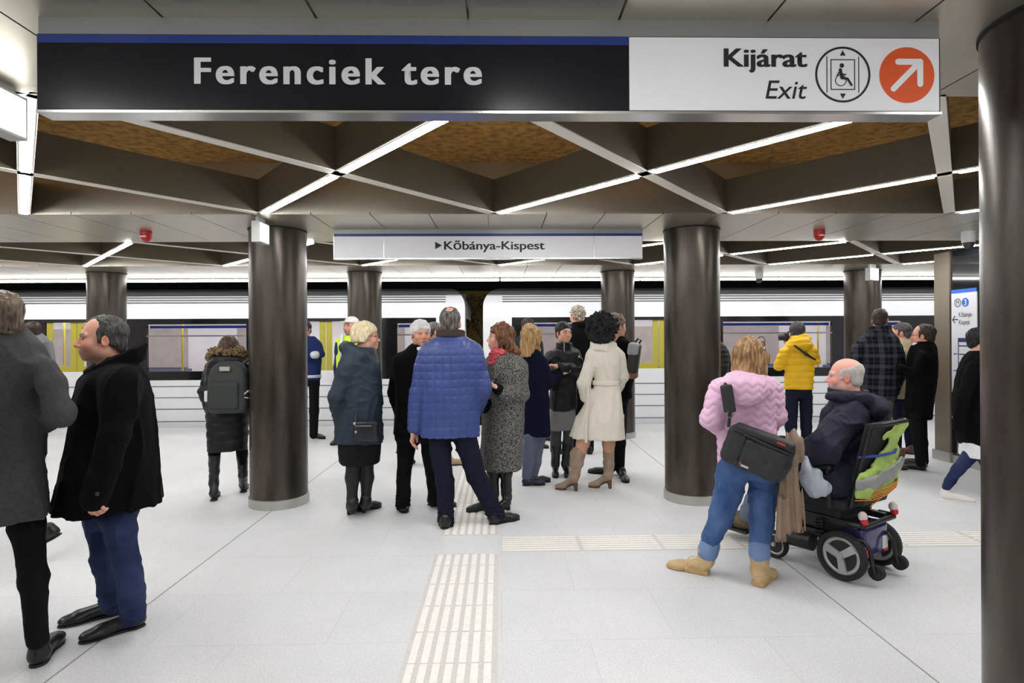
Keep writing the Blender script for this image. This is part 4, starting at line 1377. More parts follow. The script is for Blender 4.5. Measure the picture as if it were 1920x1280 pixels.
def glasses(p, m=None, dark=False):
    """spectacles standing on the nose, temples to the ears"""
    b = MB()
    for s in (-1, 1):
        c = [p.loc(s * 0.032 + 0.021 * math.cos(t), 0.104, -0.004 + 0.016 * math.sin(t)) for t in np.linspace(0, 2 * math.pi, 17)[:-1]]
        b.tube(c, 0.0016 * p.hs, 6, True)
        b.tube([p.loc(s * 0.053, 0.103, 0.0), p.loc(s * 0.078, 0.075, 0.002), p.loc(s * 0.083, 0.0, 0.004)], 0.0016 * p.hs, 6)
    b.tube([p.loc(-0.011, 0.105, 0.0), p.loc(0.011, 0.105, 0.0)], 0.0016 * p.hs, 6)
    o = b.build('glasses', m or MRIM, p.root)
    if dark:
        b = MB()
        for s in (-1, 1):
            vsx = [b.bm.verts.new(Vector(p.loc(s * 0.032 + 0.021 * math.cos(t), 0.104, -0.004 + 0.017 * math.sin(t)))) for t in np.linspace(0, 2 * math.pi, 17)[:-1]]
            b.bm.faces.new(vsx)
        b.build('lenses', mat('dark_lens', (12, 12, 14), 0.1), o)
    return o
def collar(p, c, a, b, h, t=0.012, tilt=None):
    return ringband(c, a, b, h, t, p.lat, tilt)
def buttons(p, pts, m=None, r=0.010, dy=0.0):
    for (px, py, d) in pts:
        b = MB()
        c = p.p(px, py, d)
        b.sphere(c, r, (1, 0.5, 1), 12)
        b.build('button', m or mat('button_dark', (38, 38, 40), 0.35), p.root, True)

# ---------------------------------------------------------------- 1 far left: charcoal overcoat, seen from behind
p = Person('person at the left edge in a long charcoal wool overcoat, seen from behind', 2.79, 20, -8, (206, 150, 128))
p.garment('coat', MCHAR, [(606, -44, 36), (625, -62, 54), (650, -98, 84), (690, -122, 100), (760, -112, 90), (830, -104, 80), (900, -108, 86), (976, -116, 97)],
          [[(84, 690, 0, 25), (112, 775, -0.04, 25), (78, 795, 0.16, 21), (40, 800, 0.28, 18)], [(-104, 690, 0, 25), (-132, 775, -0.04, 25), (-98, 795, 0.16, 21), (-50, 800, 0.28, 18)]],
          k=0.78, disp=folds(0.010, (6, 6, 4)), lk=0.022)
p.garment('scarf', wool('scarf_black', (14, 14, 16), 0.6), [(596, -34, 30), (606, -38, 34), (622, -38, 34)], k=0.95, body=False, disp=folds(0.005, (8, 8, 60)))
p.head(2, 547, 640, -12, dict(), hair='short', hmat=hair_mat('hair_ash', (74, 62, 52), (128, 110, 92)))
p.garment('trousers', MBLACKT, None, [[(44, 900, 0.10, 30), (51, 985, 0.09, 33), (62, 1085, 0.05, 26), (69, 1200, 0.02, 22)], [(-40, 900, 0.12, 30), (-50, 985, 0.12, 33), (-60, 1085, 0.14, 25), (-70, 1180, 0.14, 22)]], disp=folds(0.005, (9, 9, 5), 1))
p.shoe((66, 1253), 20, MSHOEK, L=0.31); p.shoe((-72, 1225), -15, MSHOEK, L=0.31)
p.finish()

# ---------------------------------------------------------------- 2 black wool coat in profile
p = Person('person in a boxy black wool coat and dark jeans, in profile facing left', 3.17, 212, -90, (214, 160, 138))
p.garment('coat', MBLACKW, [(672, 204, 250, 0.8), (687, 182, 265, 0.72), (704, 157, 277, 0.68), (735, 145, 286, 0.72), (790, 133, 292, 0.85), (850, 121, 297, 0.95), (905, 110, 304, 1.0), (944, 103, 308, 1.0)],
          [[(228, 722, -0.22, 29), (216, 815, -0.29, 30), (190, 900, -0.31, 27), (180, 934, -0.30, 24)], [(215, 722, 0.22, 28), (205, 815, 0.26, 28), (185, 925, 0.24, 24)]],
          disp=folds(0.010, (6, 6, 3)), lk=0.016,
          extra=[cap(p.p(216, 700, -0.03), p.p(227, 722, -0.19), p.r(25), p.r(31), k=0.07), cap(p.p(227, 722, -0.19), p.p(222, 760, -0.22), p.r(31), p.r(31), k=0.07), collar(p, p.p(217, 684, -0.01), 0.102, 0.118, 0.080, 0.015, (0.42, 0.28))])
p.head(191, 592, 675, -93, dict(amp=0.0045, nose=1.12, jaw=1.1, stubble=0.35, beard=(128, 100, 88), cheek=1.15, wide=1.03), hair='receding', hmat=HSALT)
buttons(p, [(182, 926, -0.375), (121, 857, -0.02), (109, 934, -0.02)])
p.hand(181, 914, -0.30, -150, -82, 0, 0.9, 1.0)
p.garment('trousers', MJEANS, [(925, 160, 262, 1.0), (965, 162, 258, 1.0), (985, 168, 250, 1.0)],
          [[(222, 970, -0.10, 31), (238, 1050, -0.11, 26), (248, 1110, -0.10, 24), (249, 1152, -0.09, 23)], [(188, 970, 0.10, 30), (198, 1045, 0.10, 26), (208, 1100, 0.11, 23), (213, 1132, 0.12, 22)]],
          disp=cuffs(folds(0.007, (9, 9, 6), 3), 0.05, 0.012, 0.22, 0.05), lk=0.012)
p.shoe((273, 1170), -98, MSHOEK, L=0.30); p.shoe((231, 1147), -92, MSHOEK, L=0.30)
p.finish()

# ---------------------------------------------------------------- walker hidden behind the overcoat: only the trailing shoe shows
p = Person('person walking behind the charcoal overcoat, only the raised trailing shoe showing', 4.3, 14, -80)
p.garment('coat', MBLACKW, [(668, -2, 30), (690, -16, 44), (740, -18, 48), (830, -16, 46), (880, -14, 44)], [[(12, 700, -0.16, 12), (6, 770, -0.18, 11), (0, 830, -0.15, 10)]], k=0.7)
p.head(4, 632, 688, -85, dict(), hair='short', hmat=HBROWN)
p.garment('trousers', MBLACKT, [(865, -12, 42, 0.8), (890, -8, 38, 0.8)], [[(20, 880, -0.05, 15), (45, 945, -0.05, 12), (78, 1000, -0.05, 9)], [(8, 880, 0.05, 15), (-12, 955, 0.05, 11), (-28, 1025, 0.05, 9)]])
o = p.shoe((117, 1000, -0.05), -80, MSHOEK, L=0.29, lift=1, pitch=-28); p.shoe((-20, 1040), -85, MSHOEK)
p.finish()

# ---------------------------------------------------------------- 3 small figure between the two men
p = Person('person in a grey jacket far behind, between the charcoal overcoat and the black coat', 7.6, 66, -25, (212, 160, 138))
p.garment('coat', cloth('jacket_grey', (112, 114, 118)), [(624, 52, 78), (632, 44, 88), (650, 38, 97), (690, 38, 98), (740, 40, 96), (770, 42, 94)], [[(44, 644, 0, 8), (38, 690, 0, 8), (40, 730, 0, 7)], [(92, 644, 0, 8), (99, 690, 0, 8), (97, 730, 0, 7)]], lk=0.012)
p.head(60, 603, 636, -35, dict(), hair='short', hmat=HBROWN)
p.garment('trousers', MBLACKT, [(760, 44, 92), (775, 46, 90)], [[(58, 775, 0, 10), (57, 815, 0, 8), (56, 850, 0, 7)], [(80, 775, 0, 10), (81, 815, 0, 8), (82, 850, 0, 7)]])
p.shoe((56, 862), -20, MSHOEK); p.shoe((82, 862), -20, MSHOEK)
p.finish()

# ---------------------------------------------------------------- 4 fur hood and backpack
p = Person('person in a long black padded coat with fur-trimmed hood, seen from behind', 5.75, 424, 0)
MPAD = mat('padded_black', (15, 15, 17), 0.5, noise=0.1, nscale=10, spec=0.35)
p.garment('coat', MPAD, [(664, 402, 456), (676, 392, 462), (700, 386, 468), (750, 386, 467), (800, 388, 466), (843, 389, 464)],
          [[(395, 690, 0, 10), (382, 735, 0.0, 11), (392, 768, 0.05, 9)], [(458, 690, 0, 10), (470, 735, 0.0, 11), (462, 768, 0.05, 9)]], k=0.66, disp=puff(0.010, 0.085, 0.012), vox=0.009, lk=0.014,
          extra=[ell(p.p(427, 678, -0.10), (0.16, 0.09, 0.07), k=0.03)])
p.head(429, 632, 680, 0, dict(len=0.06, vol=0.006), hair='bob', hmat=hair_mat('hair_mid_brown', (58, 42, 32), (98, 74, 54)))
FUR = mat('fur_trim', (96, 78, 52), 0.9, rgb2=(158, 134, 92), nscale=60, bump=1.0, bscale=120)
def furn(q): return -(noise3(q, 55) - 0.5) * 0.05 - (noise3(q, 120) - 0.5) * 0.02
fp = [p.p(391, 671, -0.02), p.p(401, 657, -0.08), p.p(427, 661, -0.13), p.p(452, 657, -0.08), p.p(464, 671, -0.02)]
p.part('fur_trim', solid(path(fp, [0.030, 0.034, 0.034, 0.034, 0.030], k=0.02), 0.007, furn, 0.03), FUR)
p.garment('leggings', MBLACKT, None, [[(403, 820, 0, 14), (402, 850, 0, 10.5), (402, 872, 0, 7)], [(450, 820, 0.1, 14), (454, 848, 0.1, 10), (455, 868, 0.1, 7)]])
p.shoe((400, 940), 5, MBOOTL, L=0.27, shaft=[(401, 905, 0.0, 8.5), (402, 855, 0.0, 11.5)], hh=0.02)
p.shoe((456, 924), 5, MBOOTL, L=0.27, shaft=[(456, 890, 0.12, 8.5), (454, 852, 0.12, 11)], hh=0.02)
p.finish()
P4 = p
def backpack():
    b = P(428, 726, 5.50)
    r = empty('backpack', b, 'dark green-grey backpack worn over the fur-hooded coat', 'backpack')
    mb = mat('backpack_fabric', (44, 48, 46), 0.7, noise=0.08, nscale=30, bump=0.1, bscale=200)
    fr = frame(-2)
    link('main_pouch', to_mesh('main_pouch', solid([loft([(-0.235, 0, 0, 0.150, 0.070), (-0.20, 0, 0, 0.175, 0.085), (0.05, 0, 0.01, 0.178, 0.082), (0.16, 0, 0.02, 0.160, 0.070), (0.225, 0, 0.03, 0.105, 0.05), (0.245, 0, 0.03, 0.05, 0.03)], (1, 0), n=3.4)], 0.008)), mb, r)
    link('front_pocket', to_mesh('front_pocket', solid([rbox((0, -0.075, -0.07), (0.130, 0.026, 0.125), rad=0.025)], 0.007)), mb, r)
    MB().box((-0.045, -0.078, 0.155), (0.045, -0.060, 0.195), bev=0.004).build('label_patch', mat('patch_grey', (168, 166, 156), 0.6), r)
    MB().box((-0.215, -0.02, -0.13), (-0.172, 0.03, -0.03), bev=0.008).build('side_bottle', mat('bottle_white', (222, 224, 226), 0.4), r)
    MB().tube([(0.168, -0.05, -0.06), (0.19, -0.02, -0.03), (0.168, 0.02, -0.06)], 0.006).tube([(0.168, -0.05, -0.09), (0.19, -0.02, -0.10), (0.168, 0.02, -0.09)], 0.006).build('side_straps', mat('strap_white', (200, 200, 200), 0.5), r)
    for s in (-1, 1):
        MB().tube([(s * 0.09, 0.06, 0.20), (s * 0.12, 0.16, 0.255), (s * 0.135, 0.26, 0.24), (s * 0.14, 0.34, 0.14)], 0.016).build('shoulder_strap', mb, r, True)
    MB().tube([(-0.04, 0.02, 0.235), (-0.02, 0.0, 0.27), (0.02, 0.0, 0.27), (0.04, 0.02, 0.235)], 0.008).build('grab_handle', mb, r, True)
backpack()

# ---------------------------------------------------------------- 5, 6 the two workers
MWORK = cloth('workwear_navy', (28, 42, 92))
MREF = mat('reflective_tape', (196, 200, 204), 0.35, 0.3)
p = Person('worker in navy overalls with reflective cuffs and folded arms, half behind the left middle column', 8.9, 578, -160)
p.garment('jacket', MWORK, [(630, 568, 590), (640, 556, 599), (660, 552, 603), (700, 554, 601), (712, 554, 601)], [[(558, 648, 0, 6.5), (554, 668, -0.05, 6.5), (585, 668, -0.18, 6)], [(597, 648, 0, 6.5), (603, 664, -0.05, 6.5), (575, 664, -0.2, 6)]], lk=0.01)
p.part('reflective_band', solid([cap(p.p(589, 665, -0.195), p.p(592, 665, -0.185), 0.058, k=0.005)], 0.009), MREF)
p.part('reflective_band', solid(loft(p.rings([(703, 553.5, 601.5), (709, 553.5, 601.5)]), p.lat), 0.009), MREF) if False else p.part('reflective_band', solid([loft(p.rings([(702, 553, 602), (708, 553, 602)]), p.lat)], 0.009), MREF)
p.head(571, 601, 632, -150, dict(), hair='short', hmat=HBROWN)
p.garment('trousers', MBLACKT, [(705, 556, 600), (722, 557, 599)], [[(567, 722, 0, 10), (566, 770, 0, 9), (566, 815, 0, 8)], [(589, 722, 0, 10), (589, 770, 0, 9), (588, 815, 0, 8)]])
p.shoe((566, 820), -170, MSHOEK); p.shoe((586, 820), 140, MSHOEK)
p.finish()
p = Person('worker in a white cap and yellow hi-vis vest behind the blond woman with glasses', 8.52, 652, -140, (204, 150, 130))
p.garment('jacket', MWORK, [(630, 644, 670), (638, 634, 680), (660, 630, 684), (700, 631, 682), (730, 632, 680)], [[(637, 645, 0, 7), (632, 690, 0, 7), (634, 725, 0, 6)], [(677, 645, 0, 7), (683, 690, 0, 7), (680, 725, 0, 6)]], lk=0.01)
p.garment('vest', mat('hivis_yellow', (206, 236, 44), 0.6, noise=0.05), [(629, 640, 672), (637, 631, 680), (660, 629, 683), (700, 629.5, 683)], body=False)
p.part('reflective_band', solid(path([p.p(641, 628, -0.11), p.p(640, 645, -0.15), p.p(638, 690, -0.16)], [0.022] * 3), 0.009), MREF)
p.part('reflective_band', solid([loft(p.rings([(646, 630, 682), (652, 630, 682)]), p.lat)], 0.009), MREF)
p.head(658, 594, 628, -135, dict(stubble=0.5), hair=None)
M = p.hM
capS = solid([ell((0, -0.016, 0.045), (0.082, 0.105, 0.082), k=0.01), ell((0, 0.095, 0.052), (0.060, 0.075, 0.010), k=0.01), Prim(lambda X, Y, Z: (Z - 0.042) + 0 * X + 0 * Y, (-0.2, -0.2, -0.2), (0.2, 0.3, 0.043), 's', 0.004)], 0.006)
p.part('cap', place(capS, M, p.hc, p.hs), cloth('cap_white', (226, 222, 216)))
p.garment('trousers', MBLACKT, [(722, 634, 680), (735, 635, 679)], [[(646, 735, 0, 10), (645, 775, 0, 9), (642, 822, 0, 8)], [(668, 735, 0, 10), (669, 775, 0, 9), (670, 822, 0, 8)]])
p.shoe((640, 829), -150, MSHOEK); p.shoe((670, 829), -150, MSHOEK)
p.finish()

# ---------------------------------------------------------------- 7 blond woman with glasses
p = Person('person with short blond hair and glasses in a dark teal parka and black skirt', 5.12, 674, 80, (218, 168, 146))
MPARK = mat('parka_teal_black', (34, 46, 58), 0.62, noise=0.12, nscale=10, bump=0.12, bscale=160, spec=0.35)
p.garment('coat', MPARK, [(652, 650, 702, 0.9), (668, 640, 706, 0.8), (690, 636, 711, 0.78), (740, 633, 715, 0.82), (790, 630, 716, 0.86), (826, 627, 718, 0.9)],
          [[(656, 685, -0.16, 18), (632, 742, -0.19, 16), (638, 790, -0.06, 13)], [(664, 685, 0.18, 17), (642, 742, 0.18, 15), (642, 790, 0.08, 12)]],
          disp=folds(0.008, (9, 9, 9), 4), lk=0.014,
          extra=[path([p.p(648, 652, 0.02), p.p(655, 656, -0.12), p.p(680, 668, -0.16), p.p(700, 690, -0.10)], [0.050, 0.055, 0.045, 0.028], k=0.03),
                 path([p.p(648, 652, 0.02), p.p(655, 656, 0.12), p.p(685, 668, 0.14), p.p(704, 690, 0.06)], [0.050, 0.05, 0.04, 0.025], k=0.03)])
buttons(p, [(704, 700, -0.10), (706, 728, -0.10), (676, 763, -0.185), (707, 760, -0.1)], r=0.012)
p.head(687, 606, 656, 95, dict(vol=0.014, len=0.050, lips=(178, 96, 96), jaw=0.95, amp=0.006, freq=(70, 70, 22)), hair='bob', hmat=HPALE, pitch=2)
glasses(p)
p.garment('scarf', cloth('scarf_purple', (128, 46, 128)), [(655, 684, 702, 0.9), (672, 686, 704, 0.9)], body=False, disp=folds(0.006, (20, 20, 30)))
p.garment('skirt', cloth('skirt_black', (18, 18, 20)), [(815, 634, 714, 0.85), (840, 635, 713, 0.85), (866, 636, 711, 0.85)], disp=folds(0.003))
MTIGHT = mat('tights_black', (22, 20, 24), 0.6)
p.garment('tights', MTIGHT, None, [[(664, 855, -0.04, 15.5), (661, 895, -0.04, 13), (660, 935, -0.04, 9), (661, 955, -0.04, 8)], [(686, 855, 0.05, 15), (688, 895, 0.05, 12.5), (686, 935, 0.05, 8.5), (686, 950, 0.05, 8)]])
p.shoe((651, 966), 42, MBOOTL, L=0.25, shaft=[(660, 945, -0.05, 10.5), (661, 938, -0.05, 10)], hh=0.025)
p.shoe((679, 962), 42, MBOOTL, L=0.25, shaft=[(685, 942, 0.04, 10.5), (686, 935, 0.04, 10)], hh=0.025)
p.finish()
r = empty('handbag', P(687, 808, 4.86), 'small black zipped crossbody bag on the teal parka', 'handbag')
fm = frame(8)
link('pouch', to_mesh('pouch', solid([rbox((0, 0, 0), (0.098, 0.035, 0.085), fm, rad=0.025)], 0.006, folds(0.004, (12, 12, 12)), 0.008)), mat('bag_leather', (26, 28, 36), 0.4, bump=0.1, bscale=80), r)
MB().box((-0.085, -0.042, 0.045), (0.08, -0.034, 0.052)).build('zip', mat('zip_silver', (170, 170, 172), 0.3, 0.8), r)
MB().sphere((-0.085, -0.045, 0.07), 0.013).sphere((-0.075, -0.045, 0.0), 0.012).build('ring', mat('zip_silver', (170, 170, 172), 0.3, 0.8), r)
MB().tube([(-0.08, -0.02, 0.075), (-0.088, 0.0, 0.11), (-0.08, 0.05, 0.2)], 0.006).build('strap', mat('bag_leather', (26, 28, 36), 0.4), r)

# ---------------------------------------------------------------- 8 white haired man facing us
p = Person('person with thick white hair in a black overcoat, facing the camera', 5.3, 787, 170, (212, 156, 132))
p.garment('coat', MBLACKW, [(646, 770, 806), (656, 760, 818), (672, 743, 832), (700, 740, 835), (750, 742, 833), (812, 738, 838)],
          [[(750, 676, 0, 15), (741, 735, 0.06, 15), (756, 790, 0.16, 12)], [(825, 676, 0, 15), (834, 735, 0.06, 15), (820, 790, 0.16, 12)]], disp=folds(0.006, (7, 7, 4), 8), lk=0.014,
          extra=[collar(p, p.p(788, 656, 0.02), 0.085, 0.085, 0.06, 0.014, (0, 0.45))])
p.garment('shirt', cloth('shirt_white', (225, 226, 230)), [(650, 780, 800, 0.9), (658, 778, 801, 0.9), (668, 781, 798, 0.9)], body=False, dy=-0.05)
p.head(789, 602, 649, 163, dict(vol=0.008, amp=0.009, freq=(70, 70, 40), brow=(150, 146, 140), lips=(170, 108, 98), wide=1.04, jaw=1.1, cheek=1.1, line=0.016), hair='short', hmat=HWHITE)
p.garment('trousers', MBLACKT, [(800, 742, 834), (820, 744, 832)], [[(762, 820, 0, 18), (758, 885, 0, 14), (756, 930, 0, 13), (756, 944, 0, 13)], [(805, 820, 0, 18), (812, 885, 0, 14), (814, 925, 0.05, 12), (814, 938, 0.05, 12)]], disp=cuffs(folds(0.006, (9, 9, 6), 5), 0.05, 0.01, 0.16), lk=0.01)
p.shoe((756, 945), 176, MSHOEK, L=0.30); p.shoe((802, 945), 120, MSHOEK, L=0.30)
p.finish()
# walker glimpsed between the white-haired man and the blue jacket
p = Person('person walking past behind the white-haired man, mostly hidden', 7.2, 806, 80)
p.garment('coat', wool('coat_dark_grey', (40, 40, 44)), [(636, 797, 826), (648, 790, 834), (680, 788, 836), (740, 788, 836), (770, 788, 834)], [[(800, 660, -0.15, 7), (796, 700, -0.17, 7), (800, 740, -0.15, 6)]], k=0.7)
p.head(815, 604, 639, 75, dict(wide=1.02), hair='short', hmat=HGREYB)
p.garment('trousers', MBLACKT, [(760, 790, 832, 0.8), (780, 792, 830, 0.8)], [[(806, 780, 0, 11), (790, 815, 0, 9), (762, 848, 0, 7)], [(816, 780, 0, 11), (830, 825, 0, 9), (842, 862, 0, 7)]])
p.shoe((741, 848, 0.0), 80, MSHOEK, lift=1, pitch=-35); p.shoe((838, 873), 80, mat('shoe_tan', (176, 152, 116), 0.5))
p.finish()

# ---------------------------------------------------------------- 9 blue quilted jacket
def quilt(q):
    x = q[:, 0] + (noise3(q, (8, 8, 8)) - 0.5) * 0.012
    z = q[:, 2] + (noise3(q + 4, (8, 8, 8)) - 0.5) * 0.012
    u = np.minimum(np.abs(np.sin(x * math.pi / 0.066)), np.abs(np.sin(z * math.pi / 0.064))) ** 0.35
    return -(u - 0.6) * 0.0085 + (noise3(q, (9, 9, 7)) - 0.5) * 0.016
p = Person('person in a bright blue quilted jacket and navy trousers, seen from behind', 4.86, 848, 0, (208, 152, 130))
MQ = mat('quilt_blue', (52, 68, 126), 0.42, noise=0.10, nscale=8, bump=0.08, bscale=120, spec=0.45)
p.garment('jacket', MQ, [(630, 818, 876), (640, 806, 888), (655, 796, 900), (680, 791, 906), (720, 789, 906), (770, 788, 902), (816, 788, 898)],
          [[(803, 664, 0, 19), (786, 735, 0.0, 18.5), (779, 802, -0.02, 14.5)], [(886, 664, 0, 19), (904, 725, 0.0, 18.5), (890, 772, 0.20, 15)]], k=0.64, disp=quilt, vox=0.0065, lk=0.012)
p.part('collar', solid([collar(p, p.p(845, 627, 0.0), 0.102, 0.092, 0.055, 0.012, (0, -0.15))], 0.007), cloth('collar_brown', (66, 54, 50)))
p.head(844, 577, 631, 3, dict(wide=1.04), hair='crownbald', hmat=HGREYB)
p.hand(777, 806, -0.02, -80, -78, 0, 0.75, 1.05)
p.garment('trousers', MNAVYT, [(785, 802, 890), (806, 806, 888)], [[(823, 815, 0, 21.5), (833, 900, 0, 17), (836, 960, 0.0, 14.5), (837, 978, 0, 15)], [(870, 815, 0, 21.5), (892, 890, 0.03, 17.5), (918, 940, 0.05, 16), (930, 964, 0.06, 16)]], disp=cuffs(folds(0.007, (9, 9, 6), 7), 0.06, 0.012, 0.2), lk=0.012)
p.shoe((836, 993), -8, MSHOEK, L=0.30); p.shoe((918, 984), 62, MSHOEK, L=0.30)
p.finish()

# ---------------------------------------------------------------- 10 auburn woman in tweed
p = Person('person with wavy auburn hair and red scarf in a long grey tweed coat', 5.3, 942, -115, (222, 172, 152))
MTW = mat('tweed', (30, 29, 29), 0.95, rgb2=(138, 135, 131), nscale=88, stretch=(1, 1, 1.5), bump=0.4, bscale=150, spec=0.2, sharp=0.10)
p.garment('coat', MTW, [(660, 926, 958), (670, 914, 974), (690, 908, 984), (730, 908, 982), (780, 905, 980), (830, 903, 977), (875, 901, 975)],
          [[(970, 690, -0.08, 17), (976, 738, -0.13, 17), (948, 738, -0.26, 14)], [(920, 690, 0.12, 15), (912, 735, 0.05, 14), (925, 745, -0.10, 12)]], k=0.72, disp=folds(0.006, (7, 7, 3), 9), lk=0.014,
          extra=[path([p.p(940, 655, -0.12), p.p(930, 690, -0.20), p.p(922, 720, -0.22)], [0.020, 0.024, 0.012], k=0.015)])
p.garment('scarf', mat('scarf_red', (176, 20, 40), 0.8, rgb2=(220, 110, 118), nscale=26, stretch=(1, 1, 3), sharp=0.09), [(655, 922, 948, 0.9), (664, 917, 946, 0.9), (684, 917, 938, 0.8)], body=False, dy=-0.09, disp=folds(0.010, (18, 18, 40)))
p.head(937, 608, 656, -95, dict(flick=1, open=0.003, lips=(184, 70, 76), len=0.145, wd=0.088, vol=0.014, amp=0.014, freq=(34, 34, 22)), hair='long', hmat=HRED, pitch=4)
p.garment('gloves', wool('glove_black', (16, 16, 18)), None, [[(948, 738, -0.26, 9), (934, 730, -0.28, 9), (925, 722, -0.28, 6)], [(925, 745, -0.10, 9), (908, 766, -0.12, 9)]], body=False)
p.hand(931, 727, -0.29, -110, 40, 0, 0.8, 0.8, True)
p.garment('leggings', MBLACKT, None, [[(925, 860, 0, 13), (926, 880, 0, 9.5), (926, 890, 0, 7)], [(949, 860, 0, 12), (948, 880, 0, 9.5), (948, 890, 0, 7)]])
p.shoe((925, 957), -100, MBOOTL, L=0.25, shaft=[(926, 928, -0.01, 8.5), (925, 885, 0, 11.5), (925, 868, 0, 11.5)], hh=0.025)
p.shoe((957, 955), -125, MBOOTL, L=0.25, shaft=[(950, 930, 0.0, 9), (948, 885, 0, 11.5), (948, 868, 0, 11.5)], hh=0.025)
p.finish()

# ---------------------------------------------------------------- 11 blond woman in a navy coat
p = Person('person with shoulder-length blond hair in a navy coat and grey trousers, back turned', 6.2, 1001, 35, (220, 172, 150))
MNC = wool('wool_navy', (17, 20, 40), 0.2)
p.garment('coat', MNC, [(652, 980, 1010), (664, 972, 1018), (690, 971, 1024), (730, 977, 1027), (780, 981, 1030), (816, 980, 1032)],
          [[(1016, 682, -0.05, 12), (1026, 718, -0.02, 12), (1048, 702, 0.10, 9)], [(978, 682, 0.1, 12), (985, 720, 0.15, 11), (1012, 714, 0.18, 9)]], k=0.72, disp=folds(0.005, (7, 7, 3), 2), lk=0.014)
p.head(997, 612, 654, 40, dict(len=0.195, wd=0.084, vol=0.012, amp=0.010, freq=(55, 55, 14)), hair='long', hmat=HBLOND)
p.hand(1050, 701, 0.10, 60, 35, 0, 0.9, 0.95)
p.garment('trousers', cloth('trouser_grey', (96, 102, 122)), [(800, 982, 1028), (820, 982, 1026)], [[(996, 820, -0.02, 14), (991, 865, -0.02, 12), (988, 893, -0.02, 10)], [(1010, 820, 0.06, 13), (1003, 865, 0.06, 11), (999, 890, 0.06, 9)]], disp=folds(0.005, (9, 9, 4), 6))
p.skin_limb([(988, 885, -0.02, 6), (987, 903, -0.02, 6), (1000, 908, -0.03, 5.5)])
p.skin_limb([(999, 884, 0.06, 6), (998, 898, 0.06, 6), (1008, 903, 0.06, 5)])
p.shoe((979, 910), 82, mat('flat_navy', (26, 30, 50), 0.4), L=0.25, kind='flat'); p.shoe((990, 904), 82, mat('flat_navy', (26, 30, 50), 0.4), L=0.25, kind='flat')
p.finish()

# ---------------------------------------------------------------- 12 short dark hair, smiling, black jacket
p = Person('smiling person with cropped dark hair in a black jacket, arms folded, grey skirt', 6.5, 1056, 168, (226, 176, 152))
MJK = mat('jacket_black', (12, 12, 14), 0.55, bump=0.15, bscale=150, noise=0.1, spec=0.35)
p.garment('jacket', MJK, [(646, 1045, 1069), (654, 1040, 1076), (664, 1030, 1084), (690, 1030, 1085), (730, 1032, 1082), (768, 1031, 1079)],
          [[(1034, 668, 0, 10), (1030, 698, -0.05, 10), (1062, 691, -0.20, 8.5)], [(1080, 668, 0, 10), (1086, 696, -0.05, 10), (1052, 688, -0.22, 8.5)]], k=0.7, disp=folds(0.010, (11, 11, 11), 3), lk=0.012,
          extra=[collar(p, p.p(1057, 648, -0.01), 0.075, 0.075, 0.06, 0.010)])
MB().tube([p.p(1058, 638, -0.105), p.p(1058, 660, -0.14)], 0.004).build('zip', mat('zip_silver', (170, 170, 172), 0.3, 0.8), p.root)
MB().box(tuple(p.p(1086, 668, -0.09) - np.array([0.006, 0.004, 0.012])), tuple(p.p(1086, 668, -0.09) + np.array([0.006, 0.004, 0.012]))).build('badge', mat('badge_white', (220, 220, 220), 0.5), p.root)
p.head(1057, 604, 642, 148, dict(teeth=1, open=0.002, jaw=0.94, lips=(190, 100, 98), brow=(40, 30, 26), vol=0.004), hair='short', hmat=HBLACK)
p.hand(1046, 687, -0.23, -90, 15, 0, 0.9, 0.85)
p.garment('skirt', mat('skirt_grey', (122, 122, 122), 0.9, bump=0.3, bscale=200), [(758, 1032, 1078), (780, 1030, 1079), (806, 1031, 1077)], disp=folds(0.003))
p.garment('leggings', cloth('leggings_grey', (66, 66, 70)), None, [[(1043, 795, 0, 11), (1042, 832, 0, 9.3), (1042, 842, 0, 7)], [(1067, 795, 0, 11), (1065, 832, 0, 9.3), (1064, 842, 0, 7)]])
p.shoe((1041, 887), 178, MBOOTL, L=0.25, shaft=[(1041, 870, 0.02, 7.5), (1042, 842, 0, 9.5), (1042, 830, 0, 10)], hh=0.03)
p.shoe((1060, 887), 172, MBOOTL, L=0.25, shaft=[(1060, 870, 0.02, 7.5), (1064, 842, 0, 9.5), (1065, 830, 0, 10)], hh=0.03)
p.finish()

# ---------------------------------------------------------------- 13 tall grey-haired man behind
p = Person('tall person with wavy grey hair in a black coat, behind the smiling person', 7.8, 1088, -25, (206, 152, 130))
p.garment('coat', MBLACKW, [(604, 1076, 1100), (615, 1070, 1108), (630, 1066, 1118), (680, 1066, 1120), (740, 1067, 1119), (765, 1066, 1120)], [[(1070, 640, 0, 8), (1067, 690, 0, 8), (1070, 735, 0, 7)], [(1115, 640, 0, 8), (1119, 690, 0, 8), (1116, 735, 0, 7)]],
          extra=[collar(p, p.p(1087, 608, 0), 0.085, 0.085, 0.06, 0.014)], lk=0.01)
p.head(1082, 575, 608, -40, dict(vol=0.010, amp=0.016, freq=(45, 45, 45)), hair='short', hmat=hair_mat('hair_sandy_grey', (116, 104, 90), (182, 172, 156)))
p.garment('trousers', MBLACKT, [(750, 1070, 1116), (770, 1072, 1114)], [[(1080, 770, 0, 10), (1079, 810, 0, 8), (1078, 843, 0, 7.5)], [(1105, 770, 0, 10), (1106, 810, 0, 8), (1106, 843, 0, 7.5)]])
p.shoe((1079, 850), -100, MSHOEK); p.shoe((1107, 852), -10, MSHOEK)
p.finish()

